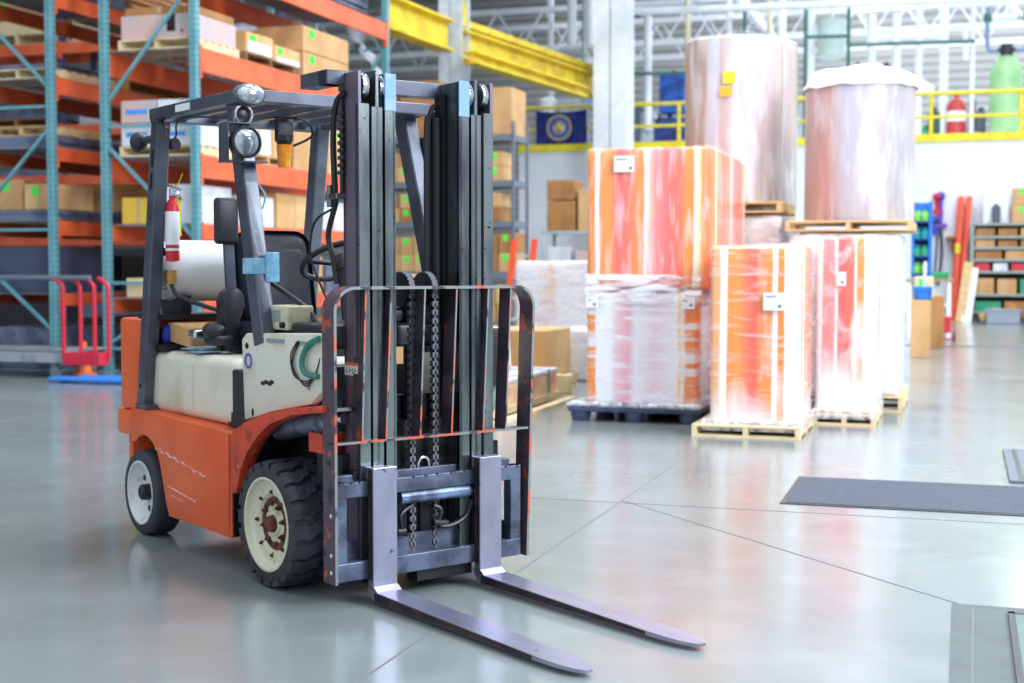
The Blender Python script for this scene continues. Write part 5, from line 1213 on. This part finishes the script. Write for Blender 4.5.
carton(bp(549, 200, 30.05).x, bp(594, 200, 30.05).x, 30.05, 30.8, .502, 1.1, 'wooden box on the bottom board of the white shelf', m=m_wood, tape=False)

# ================================================================== RIGHT-HAND WORK CORNER
BW = 36.2
sh = root('parts_shelving', bp(1010, 200, BW).x, BW, 0, 'grey steel parts shelving against the white wall at the right edge', 'shelving')
sa0 = bp(973, 200, BW).x; sa1 = sa0 + 2.3; st_ = bp(990, 223, BW).z
for a in (sa0, sa1):
    for y in (BW, BW + 1.0): mb = MB(); mb.box(a - .04, a + .04, y, y + .06, 0, st_); B(mb, 'post', mat('shelf_green_grey', (158, 166, 162), .5), sh)
rows = [bp(990, v, BW).z for v in (223, 236, 247, 259, 271, 294)] + [.25]
for z in rows: mb = MB(); mb.box(sa0, sa1, BW, BW + 1.05, z - .06, z, .005, 1); B(mb, 'shelf_board', mat('shelf_green_grey', (158, 166, 162), .5), sh)
mb = MB(); mb.box(sa0, sa1, BW + 1.06, BW + 1.08, .1, st_); B(mb, 'back_panel', mat('shelf_back', (96, 100, 106), .6), sh)
cols = [m_cb[2], m_cb[0], mat('red_bin', (200, 50, 56), .5), mat('green_bin', (40, 150, 110), .5), mat('blue_bin', (50, 110, 200), .5), m_whb]
names = {0: 'brown carton', 1: 'tan carton', 2: 'red bin', 3: 'green bin', 4: 'blue bin', 5: 'white box'}
fills = [(1, [0, 0, 1, 0], .22), (2, [1, 0, 0, 1], .2), (3, [0, 1, 0], .24), (4, [2, 5, 2, 1, 0], .22), (5, [1, 1, 3, 4], .42), (6, [3, 0, 4], .3)]
rn = {1: 'top', 2: 'second', 3: 'third', 4: 'fourth', 5: 'fifth', 6: 'lowest'}
for ri, seq, hh in fills:
    x = sa0 + .08; w = (sa1 - sa0 - .2) / len(seq)
    gap = rows[ri - 1] - .06 - rows[ri]
    for k, ci in enumerate(seq):
        hh2 = min(hh * random.uniform(.8, 1.0), gap * .85)
        o = carton(x, x + w - .08, BW + .04, BW + .7, rows[ri] + .002, rows[ri] + hh2, '%s, %s from the left on the %s level of the parts shelving' % (names[ci], ORDW[k], rn[ri]), m=cols[ci], tape=False, name='storage_bin' if ci in (2, 3, 4) else 'cardboard_box', cat='bin' if ci in (2, 3, 4) else 'box')
        x += w
p_ = bp(984, 191, BW + .3); q_ = bp(1009, 191, BW + .3)
mb = MB(); mb.box(p_.x, q_.x, BW + .3, BW + .9, st_ + .003, p_.z, .02, 2); mb.box(p_.x + .03, q_.x - .03, BW + .285, BW + .3, st_ + .05, p_.z - .05); tag(B(mb, 'electrical_cabinet', m_wht, org=(p_.x, BW + .3, st_)), 'white cabinet standing on top of the parts shelving', 'cabinet')
mb = MB(); p2_ = bp(992, 212, BW + .05); mb.box(p2_.x, p2_.x + .2, BW + .05, BW + .2, st_ + .003, st_ + .42, .02); mb.cyl((p2_.x + .1, BW + .12, st_ + .42), (p2_.x + .1, BW + .12, st_ + .47), .05); tag(B(mb, 'spray_bottle', mat('dark_grey_bottle', (80, 86, 96), .5), org=(p2_.x, BW, st_)), 'small dark bottle standing before the white cabinet on the shelving', 'bottle')
zc = st_ + .003
carton(bp(1012, 200, BW + .05).x, bp(1012, 200, BW + .05).x + .62, BW + .05, BW + .8, zc, zc + .42, 'tan carton with green label, lower of two on the parts shelving', m=m_cb[0], green=1)
carton(bp(1013, 200, BW + .05).x, bp(1013, 200, BW + .05).x + .60, BW + .05, BW + .8, zc + .425, zc + .85, 'tan carton with green label, upper of two on the parts shelving', m=m_cb[0], green=1)
# ladders leaning on the wall
m_lo = mat('fibreglass_orange', (228, 72, 30), .5, col2=(214, 60, 24), scale=2)
def leanladder(u0t, u0b, b, label, w=.30):
    t = bp(u0t, 197, WB_ - .12); f = bp(u0b, 319, b); t.y = WB_ - .1; f.z = 0
    r = root('extension_ladder', f.x, f.y, 0, label, 'ladder')
    for s in (0, .34): mb = MB(); mb.bar((f.x + s * .2, f.y - s, 0), (t.x + s * .1, t.y - s * .9, t.z), .12, .05, up=(0, 1, 0)); B(mb, 'rail', m_lo, r)
    for k in range(1, 11):
        q = f.lerp(t, k / 11); mb = MB(); mb.cyl((q.x + .02, q.y, q.z), (q.x + .03, q.y - .33, q.z), .02, n=8); B(mb, 'rung', m_lg, r)
    if '197' and 'left' in label: mb = MB(); q = f.lerp(t, .58); mb.bar(q + Vector((.03, -.37, -.12)), q + Vector((.03, -.37, .12)), .12, .02, up=(0, 1, 0)); B(mb, 'yellow_sticker', m_yel, r)
    return r
leanladder(960.5, 951, 36.6, 'left orange ladder leaning on the white wall, with a yellow sticker', .12)
leanladder(968.5, 956, 36.3, 'right orange ladder leaning on the white wall beside the parts shelving', .12)
for i, (ut, ub, vt, mm, lb) in enumerate(((969, 960, 262, m_wood, 'tan plank leaning beside the orange ladders'), (974, 966, 268, m_wht, 'white plank leaning between tan plank and parts shelving'))):
    t = bp(ut, vt, 36.1); f = bp(ub, 319, 35.7); f.z = 0; mb = MB(); mb.bar(f, t, .22, .04, up=(0, 1, 0)); tag(B(mb, 'plank', mm, org=f), lb, 'plank')
mb = MB(); p_ = bp(946, 236, WB_ - .3); q_ = bp(962, 236, WB_ - .3); mb.box(p_.x, q_.x, WB_ - .5, WB_ - .005, p_.z - .08, p_.z, .01); mb.box(p_.x + .1, p_.x + .16, WB_ - .4, WB_ - .005, p_.z - .35, p_.z - .08); tag(B(mb, 'wall_bracket_shelf', m_cb[2], org=(p_.x, WB_, p_.z)), 'small brown bracket shelf on the white wall behind the ladders', 'shelf')
# blue bin rack
RBk = 30.0
p_ = bp(912, 202, RBk); q_ = bp(932, 202, RBk)
br_ = root('blue_bin_rack', p_.x, RBk, 0, 'tall bright blue rack holding green and blue bins beside the white stack', 'bin rack')
m_bb = mat('bright_blue', (40, 120, 220), .5)
for a in (p_.x, q_.x - .05): mb = MB(); mb.box(a, a + .06, RBk, RBk + .5, 0, p_.z); B(mb, 'side_frame', m_bb, br_)
mb = MB(); mb.box(p_.x, q_.x, RBk + .45, RBk + .5, .1, p_.z); B(mb, 'back_panel', m_bb, br_)
k = 0; z = .5
while z < p_.z - .3:
    mb = MB(); mb.box(p_.x, q_.x, RBk, RBk + .46, z - .03, z); B(mb, 'shelf_board', m_bb, br_)
    g_ = [mat('green_bin', (40, 150, 110), .5), mat('teal_bin', (30, 140, 150), .5), mat('lime_bin', (110, 190, 70), .5)][k % 3]
    w_ = (q_.x - p_.x - .1) / 2
    for c_ in range(2):
        mb = MB(); x = p_.x + .06 + c_ * w_; mb.prism([(RBk - .05, z + .002), (RBk + .38, z + .002), (RBk + .38, z + .2), (RBk + .1, z + .2), (RBk - .05, z + .1)], x, x + w_ - .03, 'yz'); mb.box(x + .02, x + w_ - .05, RBk + .1, RBk + .36, z + .2, z + .225)
        tag(B(mb, 'storage_bin', g_, org=(x, RBk, z)), '%s bin in the %s row, counted from the bottom, of the blue bin rack' % (('left', 'right')[c_], ORDW[k]), 'bin', 'bins in the blue rack')
    z += .36; k += 1
# workbench
WBn = 27.0
wa0, wa1 = bp(905, 300, WBn).x, bp(953, 300, WBn).x; wz = bp(930, 279, WBn).z
wb = root('workbench', (wa0 + wa1) / 2, WBn, 0, 'workbench with white metal legs and brown top beside the tall cartons', 'workbench')
mb = MB(); mb.box(wa0, wa1, WBn, WBn + 1.1, wz - .05, wz, .005); B(mb, 'worktop', mat('bench_top', (170, 140, 100), .5), wb)
for a in (wa0 + .05, wa1 - .1):
    for y in (WBn + .03, WBn + 1.0): mb = MB(); mb.box(a, a + .06, y, y + .06, 0, wz - .05); B(mb, 'leg', m_wht, wb)
mb = MB(); mb.bar((wa1 - .7, WBn + .06, wz - .08), (wa1 - .1, WBn + .06, wz - .5), .04, .04, up=(0, 1, 0)); B(mb, 'brace', m_wht, wb)
def bin_(u0, v0, u1, b, dep, z0, m, name, label, cat):
    p = bp(u0, v0, b); q = bp(u1, v0, b); mb = MB(); a0, a1, z1 = p.x, q.x, p.z
    mb.box(a0, a1, b, b + .03, z0, z1); mb.box(a0, a1, b + dep - .03, b + dep, z0, z1); mb.box(a0, a0 + .03, b, b + dep, z0, z1); mb.box(a1 - .03, a1, b, b + dep, z0, z1); mb.box(a0, a1, b, b + dep, z0, z0 + .03); mb.box(a0 - .02, a1 + .02, b - .02, b, z1 - .05, z1)
    return tag(B(mb, name, m, org=((a0 + a1) / 2, b, z0)), label, cat)
bin_(933, 272, 948, WBn + .3, .4, wz + .003, mat('green_tub', (40, 170, 110), .5), 'green_bin', 'green plastic bin on the workbench', 'bin')
# cartons in front of the bench
p_ = bp(911, 300, 21.5); q_ = bp(930, 300, 21.5)
carton(p_.x, q_.x, 21.5, 22.3, 0, bp(920, 300, 21.5).z, 'tall tan carton standing right of the white stack, the nearer of two', m=m_cb[0], tape=False)
zt_ = bp(920, 300, 21.5).z + .003
bin_(915, 287, 931, 21.55, .6, zt_, m_bb, 'blue_bin', 'shallow bright blue box on the nearer tall carton', 'bin')
carton(p_.x + .02, p_.x + .3, 22.2, 22.6, zt_, zt_ + .34, 'pale wooden box with green tag beside the bright blue box', m=m_wood2, green=1, tape=False)
mb = MB(); q0 = bp(924, 268, 21.9); mb.cyl((q0.x, 21.9, zt_ + .035), (q0.x + .02, 21.9, q0.z + .1), .025); tag(B(mb, 'paint_brush', m_whb, org=(q0.x, 21.9, zt_)), 'white stick standing up in the bright blue box', 'stick')
p_ = bp(929, 300, 24.0); q_ = bp(944, 300, 24.0)
carton(p_.x, q_.x, 24.0, 24.7, 0, bp(935, 296, 24.0).z, 'tall brown carton standing behind the nearer tall tan one', m=m_cb[2], tape=False)
# hand truck
ht = root('hand_truck', bp(946, 320, 26.3).x, 26.3, 0, 'small red hand truck with black wheels under the workbench', 'hand truck')
hx = bp(946, 320, 26.3).x
mb = MB(); mb.box(hx - .06, hx + .08, 26.4, 26.5, .15, .46, .02); mb.box(hx - .08, hx + .1, 26.25, 26.5, .03, .06); B(mb, 'frame', mat('truck_red', (196, 40, 50), .5), ht)
for s in (-.1, .14): mb = MB(); mb.cyl((hx + s - .02, 26.5, .09), (hx + s + .02, 26.5, .09), .088, n=20); B(mb, 'wheel', m_bk, ht)
# tools on the wall
for i, (u, v0, v1, mm, lb) in enumerate(((937, 197, 212, m_red, 'red tool hanging on the white wall beside the blue rack'), (941, 196, 226, mat('tool_violet', (110, 70, 170), .6), 'violet tool hanging on the white wall beside the blue rack'), (934, 220, 232, mat('tool_blue', (60, 70, 160), .6), 'blue tool hanging on the white wall beside the blue rack'))):
    p_ = bp(u, v0, WB_ - .12); q_ = bp(u, v1, WB_ - .12); mb = MB(); mb.cyl((p_.x, WB_ - .1, q_.z), (p_.x, WB_ - .1, p_.z), .05); mb.sphere((p_.x, WB_ - .12, p_.z), .11); mb.box(p_.x - .16, p_.x + .16, WB_ - .14, WB_ - .08, q_.z - .05, q_.z + .06); mb.cyl((p_.x, WB_ - .14, p_.z), (p_.x, WB_, p_.z), .02); tag(B(mb, 'hanging_tool', mm, org=(p_.x, WB_ - .1, q_.z)), lb, 'tool')
for i, u in enumerate((938, 941)):
    p_ = bp(u, 226, WB_ - .1); q_ = bp(u - 4 + i, 285, WB_ - .1); mb = MB(); mb.tube([p_, (p_ + q_) / 2 + Vector((.05 * i, 0, 0)), q_], .03); tag(B(mb, 'cable', m_bp if i else m_steel, org=q_), ('left', 'right')[i] + ' dark cable hanging down the white wall beside the blue rack', 'cable')
# grey tub with cartons
tb = bin_(986, 309, 1021, 34.6, .7, 0.0, mat('grey_tub', (150, 158, 170), .5), 'grey_tub', 'grey plastic tub of scrap cardboard on the floor before the shelving', 'tub')
ta = bp(1003, 309, 34.9)
for i in range(3):
    mb = MB(); mb.box(-.22, .22, -.2, .2, 0, .16, .01, 1, Matrix.Translation((ta.x - .28 + .28 * i, 34.95, .14 + .05 * i)) @ Matrix.Rotation(.5 * i - .4, 4, 'Y') @ Matrix.Rotation(.3 * i, 4, 'Z'))
    tag(B(mb, 'cardboard_scrap', m_cb[i % 3], org=(ta.x - .28 + .28 * i, 34.95, .04)), ('left', 'middle', 'right')[i] + ' crumpled cardboard piece in the grey tub', 'cardboard')
b = MB(); b.box(bp(950, 320, 36.0).x - .4, bp(970, 320, 36.0).x, 35.9, 36.2, .0, .003); struct(B(b, 'trim_16', m_yl, org=(0, 36, 0)))

# ================================================================== FLOOR ITEMS
m_mat = mat('carpet_mat', (84, 90, 100), .95, col2=(74, 80, 90), scale=40, bump=.5, bscale=220)
mb = MB(); mb.prism([(-.955, 8.06), (-.965, 9.07), (2.6, 9.07), (2.6, 8.06)], .0005, .009, 'xy', .003); mo = tag(B(mb, 'floor_mat', m_mat, org=(.8, 8.5, 0)), 'long charcoal runner mat lying on the floor at the right', 'mat')
mb = MB(); mb.prism([(-.985, 8.03), (-.995, 9.10), (2.63, 9.10), (2.63, 8.03)], .0003, .005, 'xy', .001); B(mb, 'rubber_border', m_bp, mo)
mb = MB(); mb.box(.30, 2.4, 9.25, 10.85, .0005, .02, .006); mo = tag(B(mb, 'floor_mat', mat('grey_mat', (112, 118, 126), .9), org=(1.3, 10, 0)), 'second pale grey mat with dark stripes at the right edge', 'mat')
for k in range(4): mb = MB(); mb.box(.36 + k * .09, .39 + k * .09, 9.3, 10.8, .0195, .022); B(mb, 'stripe', m_bp, mo)
# dock plate
m_pit = mat('pit_concrete', (96, 104, 102), .7, spec=.2, col2=(100, 110, 108), scale=5)
mb = MB(); mb.box(-.02, 3.2, 3.2, 5.84, .0003, .004); pit = struct(B(mb, 'trim_17', m_pit, org=(1, 5, 0)))
mb = MB(); mb.box(.20, 3.1, 3.3, 5.72, .003, .012, .003, 1); dp = tag(B(mb, 'dock_plate', mat('green_grey_plate', (96, 122, 108), .5, .1, spec=.3, col2=(90, 108, 102), scale=3), org=(1.5, 4.6, 0)), 'grey green steel plate let into the floor at the lower right corner', 'floor plate')
mb = MB(); mb.box(.19, 3.12, 5.70, 5.73, .0128 - .01, .014); mb.box(.19, .215, 3.3, 5.73, .003, .014); B(mb, 'plate_edge', m_bk, dp)
mb = MB(); mb.bar((.04, 3.2, .0042), (.06, 5.8, .0042), .006, .001); B(mb, 'scratch', m_cut, dp)

# flat cart with red end rails
FC = root('platform_cart', -10.9, 14.2, 0, 'grey flat platform cart with red upright end rails in front of the left rack', 'cart')
m_cart = mat('cart_deck_grey', (150, 156, 162), .5, col2=(120, 128, 138), scale=4); m_redr = mat('cart_red', (206, 36, 60), .4)
c0, c1 = bp(65, 360, 14.3), bp(106, 355, 14.9)
dk = bp(30, 350, 14.3).z
mb = MB(); mb.box(-13.6, c0.x, 14.3, 15.2, dk - .03, dk, .005); mb.box(-13.6, c0.x, 14.3, 14.35, dk - .15, dk); mb.box(-13.6, c0.x, 15.15, 15.2, dk - .15, dk); B(mb, 'deck', m_cart, FC)
x0 = c0.x; rz_ = bp(62, 278, 14.3).z; hz = rz_
ends = [(x0, 14.32), (x0 + .02, 14.62), (x0 + .04, 14.90), (x0 + .06, 15.18)]
tops_px = [(57, 69), (71, 85), (86, 101), (103, 107)]
for k in range(4):
    y = 14.3 + k * .28; xb = bp((63, 80, 94, 108)[k], 350, 14.3 + k * .05).x
    y = 14.3 + k * .05 + .02
    mb = MB(); mb.tube([(xb, y, dk - .1), (xb, y, rz_ - .22), (xb - .02, y, rz_ - .08), (xb - .14, y, rz_)], .026, 10); B(mb, 'end_rail', m_redr, FC, smooth=True)
xe = bp(108, 350, 14.5).x
mb = MB(); mb.box(x0 - .02, xe + .02, 14.28, 14.5, dk - .17, dk - .02, .005); [mb.box(x0 + k * .085, x0 + k * .085 + .05, 14.272, 14.28, dk - .14, dk - .05) for k in range(5)]; B(mb, 'end_plate', m_redr, FC)
mb = MB(); mb.cyl((-13.6, 14.33, rz_ - .0), (xe - .12, 14.33, rz_), .035); B(mb, 'top_rail', mat('grey_rail', (110, 116, 130), .4, .3), FC, smooth=True)
for x, y in ((x0 - .2, 14.4), (x0 - .2, 15.1), (-13.2, 14.4), (-13.2, 15.1)):
    mb = MB(); mb.cyl((x, y - .025, .075), (x, y + .025, .075), .074, n=24); mb.box(x - .03, x + .03, y - .035, y + .035, .12, dk - .02); mb.box(x - .05, x + .05, y - .04, y - .03, .06, .14); B(mb, 'caster', mat('grey_caster', (110, 120, 136), .5), FC)
# blue pallet forks on the floor
j0 = bp(55, 382, 13.9); mb = MB(); mb.box(j0.x, j0.x + 1.5, 13.75, 13.95, .02, .07, .02, 2); mb.box(j0.x + .2, j0.x + 1.5, 14.05, 14.2, .02, .07, .02, 2); mb.box(j0.x + 1.4, j0.x + 1.7, 13.75, 14.2, .02, .12, .02, 2); 
pj = tag(B(mb, 'pallet_jack', mat('jack_blue', (40, 130, 220), .4), org=(j0.x + .8, 13.9, 0)), 'low bright blue pallet jack lying flat on the floor behind the counterweight', 'pallet jack')
for x in (.15, 1.45): mb = MB(); mb.cyl((j0.x + x, 13.8, .03), (j0.x + x, 13.9, .03), .03); B(mb, 'roller', m_bk, pj)
cn = bp(96, 372, 15.2); mb = MB(); mb.lathe([(0, .001), (0, .16), (.02, .16), (.03, .10), (.42, .03), (.42, .001)], (cn.x, 14.95, 0), 'z', 24); tag(B(mb, 'traffic_cone', m_orl, org=(cn.x, 14.95, 0), smooth=True), 'orange cone on the floor beside the cart end rails', 'cone')
# ------------------------------------------------------------------ light
w = bpy.data.worlds.new('world'); SC.world = w; w.use_nodes = True
w.node_tree.nodes['Background'].inputs[0].default_value = (.80, .88, 1, 1); w.node_tree.nodes['Background'].inputs[1].default_value = 1.0
def area(a, b, z, sx, sy, power, col=(1, 1, 1), rot=None):
    l = bpy.data.lights.new('bay_and_fill', 'AREA'); l.shape = 'RECTANGLE'; l.size = sx; l.size_y = sy; l.energy = power; l.color = col
    o = bpy.data.objects.new('bay_and_fill_light', l); COL.objects.link(o); o.location = W(a, b, z); o.rotation_euler = rot or (0, 0, -PHI); return o
for a in (-14, -8.5, -3, 2.5, 8):
    for b_ in (3, 10, 18, 26, 34, 43, 51):
        area(a, b_, 12.3, 1.2, 5.0, ((120 if b_ < 6 else 600) if a > -5 else (70 if b_ < 15 else 190)) * (.55 if b_ > 40 else .45 if b_ > 30 else 1), (.86, .92, 1))  # ceiling lamps; the two farthest rows are added to brighten the back siding
def aim(a, b, z, ta, tb, tz): return (W(ta, tb, tz) - W(a, b, z)).to_track_quat('-Z', 'Y').to_euler()
area(9, 4, 7, 5, 5, 2200, (.80, .88, 1), aim(9, 4, 7, -1.5, 13.5, 1))  # added fill lamp without a fixture, brightens the stack fronts from the right
SC.view_settings.view_transform = 'Standard'; SC.view_settings.look = 'None'; SC.view_settings.exposure = 0; SC.view_settings.gamma = 1; SC.view_settings.use_curve_mapping = False
SC.cycles.use_denoising = True; SC.cycles.max_bounces = 6; SC.cycles.transparent_max_bounces = 12; SC.cycles.sample_clamp_indirect = 6; SC.cycles.caustics_reflective = False; SC.cycles.caustics_refractive = False
